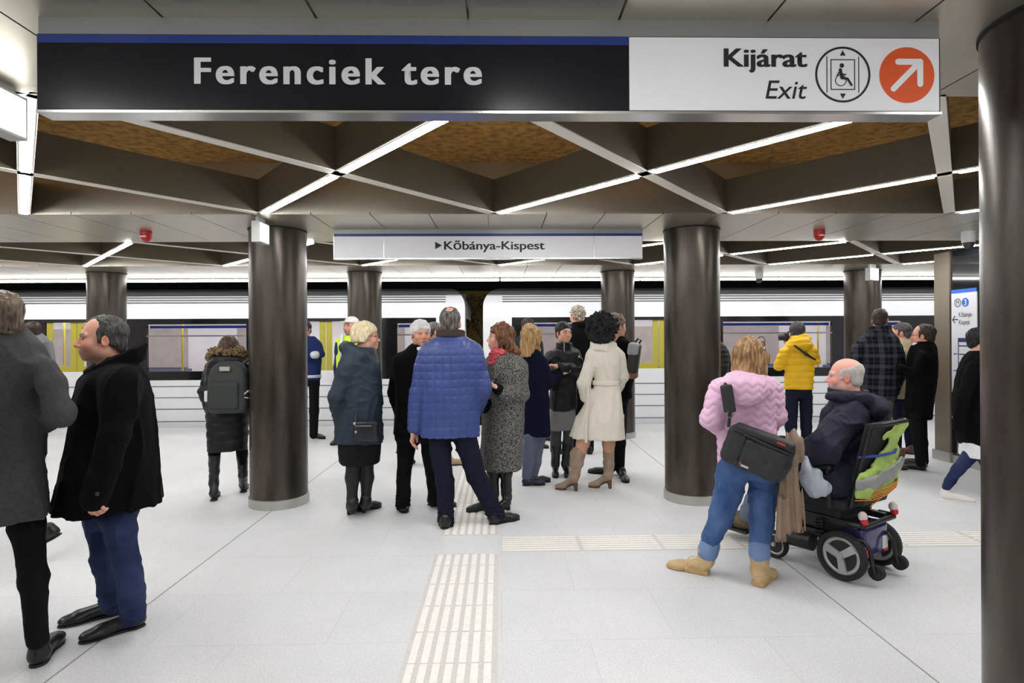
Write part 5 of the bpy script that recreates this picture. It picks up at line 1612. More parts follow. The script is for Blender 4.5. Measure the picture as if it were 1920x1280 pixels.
# ---------------------------------------------------------------- 14 curly hair, cream trench coat
p = Person('person with big curly black hair in a belted cream coat and taupe heeled boots', 6.02, 1131, 15, (150, 104, 82))
MCR = mat('coat_cream', (224, 218, 204), 0.85, bump=0.12, bscale=260, noise=0.03, nscale=12, spec=0.2)
p.garment('coat', MCR, [(640, 1114, 1150), (650, 1108, 1157), (668, 1104, 1166), (695, 1110, 1163), (718, 1115, 1160), (745, 1102, 1165), (785, 1080, 1169), (819, 1067, 1172)],
          [[(1113, 668, 0, 12.5), (1095, 718, 0.0, 13), (1097, 745, 0.06, 10)], [(1158, 668, 0.02, 12), (1167, 704, 0.03, 11), (1158, 728, 0.08, 9)]], k=0.72, disp=folds(0.009, (10, 10, 3), 6), lk=0.014,
          extra=[collar(p, p.p(1131, 648, -0.01), 0.11, 0.10, 0.06, 0.016, (0, 0.15))])
p.part('belt', solid([loft(p.rings([(713, 1111, 1163, 0.75), (722, 1110.5, 1163, 0.75)]), p.lat), path([p.p(1103, 728, -0.17), p.p(1099, 780, -0.20), p.p(1099, 828, -0.22)], [0.010, 0.012, 0.014], k=0.004)], 0.007), MCR)
p.head(1131, 598, 641, 20, dict(R=0.150, amp=0.030, freq=(40, 40, 40), skin=(150, 104, 82)), hair='afro', hmat=mat('hair_curly_black', (15, 13, 13), 0.8, bump=1.0, bscale=60))
p.skin = (206, 160, 134)
p.skin_limb([(1100, 806, -0.02, 12), (1093, 830, -0.03, 12), (1084, 862, -0.05, 11)])
p.skin_limb([(1140, 806, 0.05, 12), (1141, 830, 0.05, 11.5), (1141, 862, 0.05, 10)])
MTAU = mat('boot_taupe', (150, 130, 112), 0.55, noise=0.1, nscale=20)
p.shoe((1084, 921), -72, MTAU, L=0.25, shaft=[(1077, 893, -0.08, 9), (1081, 868, -0.06, 12), (1083, 852, -0.05, 14.5)], hh=0.075, msole=mat('heel_brown', (92, 68, 52), 0.6))
p.shoe((1148, 916), -80, MTAU, L=0.25, shaft=[(1141, 890, 0.05, 8.5), (1141, 868, 0.05, 10), (1141, 850, 0.05, 11)], hh=0.075, msole=mat('heel_brown', (92, 68, 52), 0.6))
p.finish()

# ---------------------------------------------------------------- 15 behind the cream coat
p = Person('person with greying brown hair in a black coat, half hidden behind the cream coat', 6.6, 1158, 25)
p.garment('coat', MBLACKW, [(630, 1146, 1170), (642, 1134, 1180), (665, 1130, 1184), (720, 1132, 1183), (746, 1132, 1185)], [[(1136, 660, 0, 9), (1133, 700, 0, 9), (1138, 730, 0.1, 8)], [(1178, 660, 0, 9), (1182, 700, 0, 9), (1176, 730, 0.1, 8)]], lk=0.012, extra=[ell(p.p(1168, 645, -0.1), (0.08, 0.08, 0.06), k=0.02)])
p.head(1156, 590, 632, 50, dict(vol=0.010, amp=0.012, freq=(50, 50, 40)), hair='short', hmat=hair_mat('hair_grey_auburn', (66, 54, 48), (122, 106, 96)))
p.garment('trousers', MBLACKT, [(735, 1136, 1180), (755, 1138, 1178)], [[(1148, 755, 0, 11), (1147, 830, 0, 9), (1146, 878, 0, 8)], [(1166, 755, 0, 11), (1164, 830, 0, 9), (1163, 882, 0, 8)]])
p.shoe((1147, 890), -75, MSHOEK); p.shoe((1166, 894), 170, MSHOEK)
p.finish()
r = empty('backpack', P(1188, 675, 6.45), 'grey and black backpack hanging behind the cream coat', 'backpack')
fm = frame(20, 0, 8)
link('main_pouch', to_mesh('main_pouch', solid([rbox((0, 0, 0), (0.060, 0.10, 0.19), fm, rad=0.04)], 0.009)), mat('pack_black', (40, 40, 42), 0.6), r)
link('top_flap', to_mesh('top_flap', solid([rbox((0.006, -0.005, 0.12), (0.064, 0.105, 0.075), fm, rad=0.04)], 0.009)), mat('pack_grey', (160, 162, 164), 0.5), r)
link('base_panel', to_mesh('base_panel', solid([rbox((-0.02, 0, -0.165), (0.062, 0.102, 0.035), fm, rad=0.03)], 0.009)), mat('pack_tan', (128, 86, 62), 0.6), r)
MB().tube([(0.01, 0, 0.19), (0.05, 0, 0.235), (0.085, 0, 0.22), (0.06, 0, 0.18)], 0.012).build('grab_handle', mat('pack_black', (40, 40, 42), 0.6), r, True)

# ---------------------------------------------------------------- 16 man in dark glasses behind the blond
p = Person('person in dark glasses and dark jacket standing behind the navy coat', 8.5, 990, 165, (206, 154, 132))
p.garment('jacket', wool('jacket_slate', (48, 50, 56)), [(626, 978, 1002), (634, 968, 1012), (660, 964, 1016), (720, 966, 1014), (735, 966, 1014)], [[(970, 645, 0, 7), (965, 690, 0, 7), (968, 725, 0, 6)], [(1010, 645, 0, 7), (1015, 690, 0, 7), (1012, 725, 0, 6)]], lk=0.01)
p.head(990, 596, 628, 165, dict(), hair='short', hmat=HBROWN)
glasses(p, dark=True)
p.garment('trousers', MBLACKT, [(725, 969, 1012), (740, 970, 1011)], [[(981, 740, 0, 9), (988, 790, 0, 8), (1000, 832, 0.1, 7)], [(1002, 740, 0, 9), (1012, 785, 0, 8), (1018, 818, 0.1, 7)]])
p.shoe((1010, 825), 100, MSHOEB); p.shoe((994, 838), 110, MSHOEK)
p.finish()
# ---------------------------------------------------------------- 17 pink jacket
def wavequilt(q):
    z = q[:, 2] + 0.012 * np.sin(q[:, 0] * 2 * math.pi / 0.075) + 0.006 * np.sin(q[:, 1] * 2 * math.pi / 0.075) + (noise3(q, (6, 6, 6)) - 0.5) * 0.02
    s = np.sqrt(np.abs(np.sin(z * math.pi / 0.048)))
    return -(s - 0.6) * 0.009 + (noise3(q, (16, 16, 16)) - 0.5) * 0.012 + (noise3(q, (6, 6, 6)) - 0.5) * 0.018
p = Person('person in a pale pink quilted jacket, blue jeans and tan boots, seen from behind', 3.75, 1400, 3, (216, 168, 148))
MPINK = mat('jacket_pink', (218, 178, 204), 0.6, noise=0.04, nscale=12, spec=0.3)
p.garment('jacket', MPINK, [(697, 1372, 1428), (706, 1356, 1444), (722, 1345, 1454), (750, 1346, 1456), (800, 1344, 1456), (840, 1343, 1456), (872, 1343, 1457)],
          [[(1350, 732, 0, 24), (1336, 786, -0.02, 22), (1352, 800, 0.12, 18), (1372, 795, 0.24, 14)], [(1446, 732, 0, 24), (1455, 780, -0.02, 20), (1440, 800, 0.14, 17), (1425, 795, 0.24, 14)]],
          k=0.66, disp=wavequilt, vox=0.0065, lk=0.014)
p.part('hood', solid([ell(p.p(1397, 727, -0.13), (0.165, 0.085, 0.090), k=0.03), ell(p.p(1397, 711, -0.06), (0.135, 0.10, 0.06), k=0.03), ell(p.p(1397, 740, -0.14), (0.11, 0.075, 0.06), k=0.03)], 0.0065, wavequilt, 0.014), MPINK)
p.head(1405, 636, 703, 12, dict(len=0.150, wd=0.088, vol=0.010, amp=0.010, freq=(60, 60, 10)), hair='long', hmat=hair_mat('hair_caramel', (112, 82, 52), (184, 148, 104), 0.4))
b = MB()
for s in (-1, 1):
    cc = [p.loc(0.035 + s * 0.026 + 0.024 * math.cos(t), 0.055 + 0.012 * math.sin(t), 0.115 + 0.018 * math.sin(t)) for t in np.linspace(0, 2 * math.pi, 17)[:-1]]
    b.tube(cc, 0.004, 6, True)
b.tube([p.loc(0.085, 0.05, 0.112), p.loc(0.092, 0.0, 0.07), p.loc(0.094, -0.04, 0.055)], 0.005, 6)
b.build('sunglasses', mat('tortoise', (70, 46, 28), 0.25), p.root, True)
def jean(q): return folds(0.007, (9, 9, 8), 3)(q)
p.garment('trousers', MJEANSM, [(860, 1347, 1453, 0.78), (878, 1344, 1456, 0.82), (892, 1347, 1455, 0.80)],
          [[(1372, 896, 0, 28.5), (1353, 968, 0.02, 25), (1334, 1008, 0.05, 18.5), (1330, 1024, 0.06, 15)], [(1429, 896, 0, 26.5), (1428, 970, -0.02, 25), (1425, 1012, -0.04, 19.5), (1424, 1026, -0.05, 16)]], disp=jean, lk=0.008)
MCUFF = mat('denim_cuff', (112, 138, 178), 0.85, bump=0.15, bscale=400)
p.part('turned_up_cuff', solid(p.limb([(1331, 1022, 0.06, 20), (1327, 1034, 0.06, 20.5)], k=0.005), 0.0055), MCUFF)
p.part('turned_up_cuff', solid(p.limb([(1424, 1026, -0.05, 21), (1424, 1038, -0.05, 21)], k=0.005), 0.0055), MCUFF)
MTAN = mat('boot_tan', (196, 168, 124), 0.75, noise=0.08, nscale=20)
MTANS = mat('boot_tan_sole', (180, 150, 104), 0.7)
b1 = p.shoe((1330, 1077), -82, MTAN, L=0.275, kind='chunky', shaft=[(1324, 1050, 0.07, 16), (1325, 1036, 0.06, 16)], msole=MTANS)
b2 = p.shoe((1420, 1100), 22, MTAN, L=0.275, kind='chunky', shaft=[(1424, 1068, -0.05, 17), (1424, 1042, -0.05, 19)], msole=MTANS)
lace = mat('laces', (214, 190, 146), 0.8)
lb = MB()
for i in range(5):
    a, c = p.p(1303 - i * 5 + 4, 1046 + i * 4.2, -0.02), p.p(1313 - i * 7, 1050 + i * 4, -0.03)
    lb.tube([a, (np.array(a) + np.array(c)) / 2 + np.array([0, -0.01, 0.004]), c], 0.003, 6)
lb.tube([p.p(1304, 1042, 0.0), p.p(1292, 1044, -0.02), p.p(1286, 1053, -0.02), p.p(1298, 1050, -0.03)], 0.0025, 6)
lb.tube([p.p(1308, 1036, 0.02), p.p(1309, 1028, 0.03), p.p(1313, 1036, 0.02)], 0.004, 6)
lb.build('laces', lace, b1)
p.finish()
# ---- black messenger bag on its back
c0 = P(1419, 848, 3.52)
r = empty('messenger_bag', c0, 'black messenger bag slung across the pink jacket', 'bag')
MBAG = mat('bag_black', (26, 26, 28), 0.55, bump=0.12, bscale=300, noise=0.08)
vv = math.degrees(math.atan((1419 - 938) / FPX))
fm = frame(vv + 4, 0, 19)
lc = lambda x, y, z: fm.T @ np.array([x, y, z])
link('main_pouch', to_mesh('main_pouch', solid([rbox((0, 0, 0), (0.190, 0.060, 0.125), fm, rad=0.05, k=0.02), ell(lc(0.06, -0.03, -0.01), (0.13, 0.06, 0.10), fm, k=0.03)], 0.006, folds(0.004, (10, 10, 10), 2), 0.006)), MBAG, r)
link('front_pocket', to_mesh('front_pocket', solid([rbox(lc(0.045, -0.074, -0.020), (0.120, 0.016, 0.088), fm, rad=0.014)], 0.005, folds(0.003, (12, 12, 12)), 0.005)), mat('bag_black_panel', (34, 34, 37), 0.6, bump=0.1, bscale=300), r)
link('front_pocket', to_mesh('front_pocket', solid([rbox(lc(-0.125, -0.054, 0.0), (0.048, 0.014, 0.085), fm, rad=0.014)], 0.005, folds(0.003, (12, 12, 12)), 0.005)), mat('bag_black_panel', (34, 34, 37), 0.6), r)
link('flap', to_mesh('flap', solid([rbox(lc(0.01, -0.02, 0.108), (0.175, 0.058, 0.028), fm, rad=0.022)], 0.006, folds(0.003), 0.005)), MBAG, r)
MB().tube([lc(-0.10, -0.085, 0.09), lc(0.16, -0.085, 0.075)], 0.004).build('zip', mat('zip_dark', (60, 60, 62), 0.4, 0.5), r)
b = MB(); b.box((-0.022, -0.004, -0.006), (0.022, 0.0, 0.006))
o = b.build('logo_tag', mat('tag_grey', (190, 186, 184), 0.5), r); o.location = lc(-0.035, -0.094, -0.088); o.rotation_euler = (0, math.radians(19), math.radians(-vv - 4))
b = MB(); b.box((-0.006, -0.005, -0.006), (0.006, 0.001, 0.006))
o = b.build('logo_mark', mat('tag_red', (196, 40, 40), 0.5), r); o.location = lc(-0.062, -0.095, -0.080); o.rotation_euler = (0, math.radians(19), math.radians(-vv - 4))
b = MB(); b.box((-0.024, -0.003, -0.004), (0.024, 0.001, 0.004))
o = b.build('red_tab', mat('tag_red', (196, 40, 40), 0.5), r); o.location = lc(0.105, -0.082, 0.115); o.rotation_euler = (0, math.radians(19), math.radians(-vv - 4))
def rel(px, py, y): return P(px, py, y) - c0
st = [rel(1363, 715, 3.70), rel(1361, 726, 3.54), rel(1366, 745, 3.525), rel(1369, 768, 3.53)]
link('shoulder_pad', to_mesh('shoulder_pad', solid([rbox((np.array(st[1]) + np.array(st[3])) / 2, (0.036, 0.014, 0.085), frame(vv, 0, -8), rad=0.013)], 0.005)), mat('strap_pad', (38, 38, 40), 0.7, bump=0.3, bscale=160), r)
MB().tube([st[3], rel(1368, 782, 3.535), rel(1366, 800, 3.54)], 0.010).build('strap', MBAG, r, True)
MB().tube([rel(1360, 730, 3.54), rel(1362, 712, 3.62), rel(1366, 706, 3.72)], 0.016).build('strap', MBAG, r, True)
MB().tube([rel(1368 + 6 * math.cos(t), 777 + 6 * math.sin(t), 3.525) for t in np.linspace(0, 6.28, 13)[:-1]], 0.004, 6, True).build('buckle', mat('buckle_metal', (120, 120, 122), 0.3, 0.8), r, True)
# ---- beige scarf hung over the bag
c1 = P(1482, 900, 3.60)
r = empty('scarf', c1, 'beige woollen scarf with fringed end hanging below the black messenger bag', 'scarf')
def sr(py, xl, xr, y, th):
    a = P((xl + xr) / 2, py, y) - c1
    return (a[2], a[0], a[1], (xr - xl) / 2 * y / FPX * 0.9, th)
def drape(q):
    u = q[:, 0] * 0.9 - q[:, 1] * 0.44
    return np.sin(u * 2 * math.pi / 0.045 + (noise3(q, (6, 6, 3)) - 0.5) * 6) * 0.009 + (noise3(q, (14, 14, 8)) - 0.5) * 0.006
MSC = mat('scarf_beige', (150, 130, 112), 0.95, bump=0.5, bscale=260, noise=0.08, nscale=40, spec=0.15)
la = (math.cos(math.radians(26)), -math.sin(math.radians(26)))
link('cloth', to_mesh('cloth', solid([loft([sr(806, 1478, 1494, 3.62, 0.035), sr(822, 1474, 1504, 3.60, 0.05), sr(850, 1472, 1508, 3.60, 0.055), sr(872, 1472, 1500, 3.60, 0.05), sr(920, 1462, 1503, 3.60, 0.045), sr(968, 1456, 1507, 3.60, 0.04), sr(992, 1455, 1508, 3.60, 0.035)], la, n=2.2), loft([sr(930, 1455, 1480, 3.585, 0.03), sr(975, 1452, 1480, 3.585, 0.03), sr(1008, 1451, 1476, 3.585, 0.025)], la, n=2.2)], 0.0055, drape, 0.02)), MSC, r)
fb = MB()
rd = random.Random(3)
for i in range(24):
    px = 1480 + i * 1.15
    a = P(px, 988, 3.59) - c1
    fb.tube([a, a + np.array([rd.uniform(-.004, .004), 0, -0.02]), a + np.array([rd.uniform(-.006, .006), 0, -0.036])], 0.0022, 5)
for i in range(20):
    px = 1453 + i * 1.1
    a = P(px, 1005, 3.575) - c1
    fb.tube([a, a + np.array([rd.uniform(-.004, .004), 0, -0.02]), a + np.array([rd.uniform(-.006, .006), 0, -0.036])], 0.0022, 5)
o = fb.build('fringe', MSC, r); o['kind'] = 'stuff'

# ---------------------------------------------------------------- the power wheelchair (local: y forward, x right)
WCO = np.array([2.356, 3.81, 0.0])
WCA = math.radians(32.0)
wr = np.array([math.cos(WCA), math.sin(WCA), 0]); wf = np.array([-math.sin(WCA), math.cos(WCA), 0])
def CL(x, y, z): return WCO + wr * x + wf * y + np.array([0, 0, z])
wc = empty('power_wheelchair', WCO, 'black power wheelchair with grey three-spoke wheels and purple battery box', 'wheelchair', None, WCA)
MTYRE = mat('tyre', (30, 30, 31), 0.8, bump=0.3, bscale=90)
MRIMG = mat('wheel_rim', (186, 187, 188), 0.35, 0.5)
MFRM = mat('chair_black', (22, 22, 24), 0.4, noise=0.1)
MSEAT = mat('seat_black', (24, 24, 26), 0.75, bump=0.1, bscale=200)
def wheel(x, y, R, wd, parent, spokes=True):
    w = MB()
    ax = Vector((1, 0, 0))
    prof = []
    for k in range(12):
        t = 2 * math.pi * k / 12
        prof.append((R - R * 0.115 + math.cos(t) * R * 0.115, math.sin(t) * wd * 0.5))
    rings = []
    N = 40
    for i in range(N):
        a = 2 * math.pi * i / N
        rings.append([w.bm.verts.new((x + h, y + math.cos(a) * rr, R + math.sin(a) * rr)) for rr, h in prof])
    for i in range(N):
        A, B = rings[i], rings[(i + 1) % N]
        for k in range(12): w.bm.faces.new((A[k], A[(k + 1) % 12], B[(k + 1) % 12], B[k]))
    ty = w.build('wheel', MTYRE, parent, True)
    rm = MB()
    ri, ro = R * 0.62, R * 0.79
    rm.tube([(x, y + math.cos(a) * (ri + ro) / 2, R + math.sin(a) * (ri + ro) / 2) for a in np.linspace(0, 2 * math.pi, 37)[:-1]], (ro - ri) / 2 + 0.002, 12, True)
    for sd in (-1, 1):
        rm.cyl((x + sd * wd * 0.20, y, R), (x + sd * wd * 0.50, y, R), R * 0.17, R * 0.13, 20)
    if spokes:
        for j in range(3):
            a = math.pi / 2 + j * 2 * math.pi / 3 + 0.9
            d = Vector((0, math.cos(a), math.sin(a)))
            n = Vector((0, -math.sin(a), math.cos(a)))
            for sd in (-1, 1):
                q = [Vector((x + sd * wd * 0.34, y, R)) + d * R * 0.08 + n * R * 0.13, Vector((x + sd * wd * 0.34, y, R)) + d * R * 0.08 - n * R * 0.13,
                     Vector((x + sd * wd * 0.30, y, R)) + d * R * 0.72 - n * R * 0.16, Vector((x + sd * wd * 0.30, y, R)) + d * R * 0.72 + n * R * 0.16]
                f0 = [rm.bm.verts.new(v) for v in q]
                f1 = [rm.bm.verts.new(v - Vector((sd * 0.016, 0, 0))) for v in q]
                rm.bm.faces.new(f0); rm.bm.faces.new(list(reversed(f1)))
                for k in range(4): rm.bm.faces.new((f0[k], f0[(k + 1) % 4], f1[(k + 1) % 4], f1[k]))
    rm.build('rim', MRIMG, ty, True)
    MB().cyl((x - wd * 0.10, y, R), (x + wd * 0.10, y, R), R * 0.62, seg=28).build('hub_plate', mat('hub_dark', (34, 34, 36), 0.5), ty)
    return ty
wheel(-0.225, 0.0, 0.154, 0.072, wc); wheel(0.225, 0.0, 0.154, 0.072, wc)
for s in (-1, 1):
    w = MB().cyl((s * 0.15 - 0.018, -0.175, 0.085), (s * 0.15 + 0.018, -0.175, 0.085), 0.045, seg=26)
    cw = w.build('anti_tip_caster', MTYRE, wc, True)
    MB().cyl((s * 0.15 - 0.020, -0.175, 0.085), (s * 0.15 + 0.020, -0.175, 0.085), 0.020, seg=18).build('hub', mat('hub_dark', (34, 34, 36), 0.5), cw)
    MB().tube([(s * 0.15 - 0.028, -0.175, 0.085), (s * 0.15 - 0.028, -0.160, 0.14), (s * 0.15 - 0.028, -0.150, 0.22), (s * 0.15 - 0.028, -0.115, 0.265), (s * 0.15 - 0.028, 0.02, 0.27)], 0.013).build('caster_arm', MFRM, wc, True)
    cw = wheel(s * 0.225, 0.46, 0.095, 0.06, wc, False)
    MB().tube([(s * 0.185, 0.46, 0.095), (s * 0.185, 0.45, 0.19), (s * 0.205, 0.44, 0.24), (s * 0.20, 0.30, 0.25)], 0.014).build('caster_fork', MFRM, wc, True)
MB().box((-0.155, -0.105, 0.135), (0.155, 0.06, 0.335), bev=0.025).build('battery_box', mat('battery_purple', (52, 42, 100), 0.22, coat=0.5), wc, True, None, None)
for s in (-1, 1):
    MB().box((s * 0.115 - 0.025, -0.109, 0.15), (s * 0.115 + 0.025, -0.104, 0.20)).build('reflector', mat('reflector_red', (200, 24, 30), 0.3), wc)
MB().box((0.07, -0.111, 0.17), (0.13, -0.104, 0.25)).build('sticker', mat('sticker_white', (226, 226, 228), 0.5), wc)
MB().box((-0.19, -0.05, 0.215), (0.19, 0.42, 0.262), bev=0.008).box((-0.21, -0.08, 0.335), (-0.16, 0.40, 0.375), bev=0.006).box((0.16, -0.08, 0.335), (0.21, 0.40, 0.375), bev=0.006).box((-0.17, 0.02, 0.262), (0.17, 0.40, 0.40), bev=0.02).build('chassis', MFRM, wc)
MB().tube([(-0.21, -0.02, 0.365), (-0.21, -0.095, 0.365), (-0.19, -0.12, 0.362), (0.19, -0.12, 0.362), (0.21, -0.095, 0.365), (0.21, -0.02, 0.365)], 0.017).build('rear_bar', MFRM, wc, True)
mm = MB().cyl((-0.205, 0.20, 0.175), (-0.205, 0.40, 0.165), 0.055, 0.05).cyl((-0.215, 0.02, 0.154), (-0.10, 0.02, 0.154), 0.05)
mm.build('motor', mat('motor_dark', (48, 48, 50), 0.35, 0.6), wc, True)
for sx in (-0.225, 0.225):
    ms = MB()
    ms.tube([(sx + 0.026 * math.cos(t * 2 * math.pi), 0.14 + 0.026 * math.sin(t * 2 * math.pi), 0.25 + t * 0.022) for t in np.linspace(0, 5, 61)], 0.0055, 6)
    ms.build('spring', mat('spring_black', (30, 30, 32), 0.3, 0.5), wc, True)
for s in (-1, 1):
    lz = MB().cyl((s * 0.195, -0.110, 0.355), (s * 0.195, -0.110, 0.405), 0.012)
    lp = lz.build('lamp_post', MFRM, wc)
    MB().sphere((s * 0.195, -0.115, 0.425), 0.032, (0.8, 0.85, 1.0)).build('lamp', mat('lamp_clear', (216, 200, 198), 0.15), wc, True)
    MB().sphere((s * 0.195, -0.124, 0.395), 0.028, (0.85, 0.8, 0.9)).build('lamp_red', mat('reflector_red', (200, 24, 30), 0.3), wc, True)
MB().box((-0.23, -0.02, 0.43), (0.23, 0.46, 0.505), bev=0.025).box((-0.20, 0.02, 0.38), (0.20, 0.40, 0.44)).build('seat', MSEAT, wc, True)
# reclined backrest
def backpt(t, off=0.0):     # t 0..1 up the back, off = behind it
    return (-0.00 - 0.12 * t - off, 0.50 + 0.50 * t)
bk = MB()
pl = [backpt(0, 0.0), backpt(1, 0.0), backpt(1, 0.05), backpt(0, 0.05)]
bk.prism([(y, z) for y, z in pl], 0, -0.170, 0.170)
bk.build('backrest', MSEAT, wc)
MB().prism([backpt(-0.05, 0.06), backpt(0.28, 0.06), backpt(0.28, 0.11), backpt(-0.05, 0.10)], 0, -0.15, 0.15).build('back_bag', mat('back_bag_black', (30, 30, 32), 0.6), wc)
hb = MB()
for s in (-1, 1):
    y0, z0 = backpt(0.0, 0.03); y1, z1 = backpt(1.02, 0.03)
    hb.tube([(s * 0.178, y0, z0 - 0.04), (s * 0.178, y1, z1 - 0.02)], 0.012)
hb.tube([(-0.178, -0.155, 0.985), (-0.178, -0.165, 1.003), (-0.178, -0.195, 1.006), (-0.155, -0.215, 1.006), (0.155, -0.215, 1.006), (0.178, -0.195, 1.006), (0.178, -0.165, 1.003), (0.178, -0.155, 0.985)], 0.013)
hb.build('push_handle', MFRM, wc, True)
for s in (-1, 1):
    MB().box((s * 0.29 - 0.035, 0.02, 0.70), (s * 0.29 + 0.035, 0.36, 0.735), bev=0.012).tube([(s * 0.27, 0.05, 0.45), (s * 0.285, 0.06, 0.70)], 0.012).build('armrest', MFRM, wc, True)
    MB().tube([(s * 0.13, 0.44, 0.46), (s * 0.13, 0.60, 0.44), (s * 0.12, 0.72, 0.22), (s * 0.12, 0.76, 0.10)], 0.014).build('leg_hanger', MFRM, wc, True)
    MB().box((s * 0.11 - 0.075, 0.72, 0.075), (s * 0.11 + 0.075, 0.96, 0.095), bev=0.006).build('footplate', MFRM, wc)
MB().box((-0.32, 0.34, 0.735), (-0.25, 0.42, 0.78), bev=0.01).tube([(-0.285, 0.38, 0.78), (-0.285, 0.38, 0.83)], 0.008).build('joystick', MFRM, wc, True)
for s, (y_, z_) in ((1, (0, 0)),):
    pass
# ---- hi-vis vest tied over the back, with cords
vb = empty('safety_vest', CL(0, -0.2, 0.75), 'lime hi-vis vest tied over the back of the wheelchair', 'vest', None, WCA)
def VL(x, t, off=0.065):
    y, z = backpt(t, off)
    return np.array([x, y + 0.2, z - 0.75])
MHV = mat('hivis_lime', (170, 198, 104), 0.75, noise=0.10, nscale=12, bump=0.15, bscale=160)
FLAT = 3.2
def vestn(q): return (noise3(q, (11, 5, 16)) - 0.5) * 0.030 + np.sin((q[:, 0] * 0.8 + q[:, 2]) * 80 + noise3(q, (5, 5, 5)) * 5) * 0.004
def VF(x, t, off=0.065):          # flattened space: x, (off the back) * FLAT, along the back
    return np.array([x, -off * FLAT, t * 0.514])
_bl = np.array([-0.12, 0.50]) / 0.514
def unflat(S):
    V = S[0]
    n, u = V[:, 1] / FLAT, V[:, 2]
    nrm = np.array([_bl[1], -_bl[0]])
    out = np.stack([V[:, 0], u * _bl[0] + n * nrm[0] + 0.2, 0.50 + u * _bl[1] + n * nrm[1] - 0.75], 1)
    return out, S[1], S[2]
Q = path([VF(-0.165, 0.20, 0.07), VF(-0.10, 0.24, 0.105), VF(0.02, 0.31, 0.115), VF(0.13, 0.39, 0.105)], [0.060, 0.075, 0.080, 0.070], k=0.03)
Q += path([VF(-0.165, 0.30, 0.06), VF(-0.10, 0.34, 0.085), VF(0.02, 0.42, 0.085), VF(0.13, 0.50, 0.075)], [0.060, 0.075, 0.080, 0.070], k=0.03)
Q += path([VF(-0.06, 0.46, 0.07), VF(0.04, 0.54, 0.075), VF(0.13, 0.60, 0.07)], [0.055, 0.070, 0.065], k=0.03)
Q += path([VF(0.03, 0.58, 0.07), VF(0.09, 0.78, 0.07), VF(0.155, 1.00, 0.09)], [0.062, 0.045, 0.034], k=0.03)
Q += path([VF(-0.02, 0.86, 0.065), VF(0.07, 0.94, 0.07), VF(0.155, 1.00, 0.08)], [0.020, 0.022, 0.022], k=0.02)
link('cloth', to_mesh('cloth', unflat(solid(Q, 0.0060, vestn, 0.022))), MHV, vb)
Q = path([VF(-0.215, 0.27, 0.072), VF(-0.12, 0.34, 0.126), VF(0.02, 0.42, 0.136), VF(0.175, 0.51, 0.110)], [0.036, 0.042, 0.042, 0.036], k=0.01)
link('reflective_stripe', to_mesh('reflective_stripe', unflat(solid(Q, 0.0060, vestn, 0.022))), mat('stripe_silver', (150, 152, 150), 0.5, 0.2), vb)
cb_ = empty('bungee_cord', CL(0, -0.3, 0.6), 'orange elastic cords stretched under the hi-vis vest', 'cord', None, WCA)
def CV(x, t, off):
    y, z = backpt(t, off)
    return np.array([x, y + 0.3, z - 0.6])
for i in range(5):
    cm = MB()
    a, b_ = CV(-0.185, 0.02 + 0.030 * i, 0.06), CV(0.175, 0.22 + 0.014 * i, 0.09)
    m1, m2 = CV(-0.13, 0.05 + 0.030 * i, 0.140), CV(0.09, 0.17 + 0.02 * i, 0.160)
    cm.tube([a, m1, (m1 + m2) / 2 + np.array([0, -0.012, -0.006]), m2, b_], 0.0036, 7)
    cm.build('cord', mat('cord_orange', (214, 140, 44), 0.6), cb_, True)
cm = MB()
cm.tube([CV(-0.10, -0.06, 0.12), CV(0.03, 0.08, 0.135), CV(0.16, 0.22, 0.10)], 0.0036, 7)
cm.build('cord', mat('cord_orange', (214, 140, 44), 0.6), cb_, True)
MB().tube([CV(0.17, 0.25, 0.09), CV(0.21, 0.25, 0.10), CV(0.225, 0.17, 0.10)], 0.009, 8).build('hook', MFRM, cb_, True)
def CW(x, t, off):
    y, z = backpt(t, off)
    return np.array([x, y + 0.2, z - 0.75])
MB().tube([CW(-0.20, 0.58, 0.02), CW(-0.10, 0.60, 0.09), CW(0.05, 0.62, 0.115), CW(0.175, 0.64, 0.07)], 0.009, 8).build('blue_strap', mat('strap_blue', (36, 66, 150), 0.6), vb, True)

# ---------------------------------------------------------------- 18 the rider
p = Person('balding person in a navy hooded coat seated in the wheelchair', 4.0, 1560, -55, (222, 160, 144))
MNV = mat('coat_navy_soft', (29, 29, 47), 0.72, noise=0.08, nscale=10, bump=0.12, bscale=220, spec=0.3)
def rl(x, y, z): return CL(x, y, z) - p.base
p.garment('coat', MNV, [(742, 1566, 1636), (756, 1556, 1650), (775, 1543, 1662), (810, 1538, 1662), (860, 1528, 1652), (910, 1520, 1640), (935, 1522, 1630)],
          k=0.85, disp=folds(0.014, (6, 6, 6), 4), lk=0.02,
          extra=[path([p.p(1596, 778, -0.17), p.p(1545, 838, -0.27), p.p(1512, 848, -0.22), p.p(1472, 838, -0.05)], [0.105, 0.098, 0.082, 0.065], k=0.018),
                 path([rl(0.26, 0.10, 1.02), rl(0.33, 0.12, 0.78), rl(0.30, 0.36, 0.76)], [0.095, 0.08, 0.06], k=0.02),
                 ell(p.p(1580, 905, -0.12), (0.20, 0.20, 0.14), k=0.04), ell(rl(-0.13, 0.16, 0.62), (0.17, 0.20, 0.13), k=0.04)])
p.part('hood', solid([ell(p.p(1634, 765, -0.12), (0.10, 0.12, 0.085), k=0.03), ell(p.p(1618, 750, 0.03), (0.13, 0.14, 0.05), k=0.03),
                      path([p.p(1556, 742, -0.10), p.p(1585, 744, -0.17), p.p(1622, 748, -0.19), p.p(1650, 762, -0.14), p.p(1655, 772, 0.0)], [0.028, 0.036, 0.04, 0.05, 0.05], k=0.02)], 0.0065, folds(0.006, (12, 12, 14), 3), 0.01), MNV)
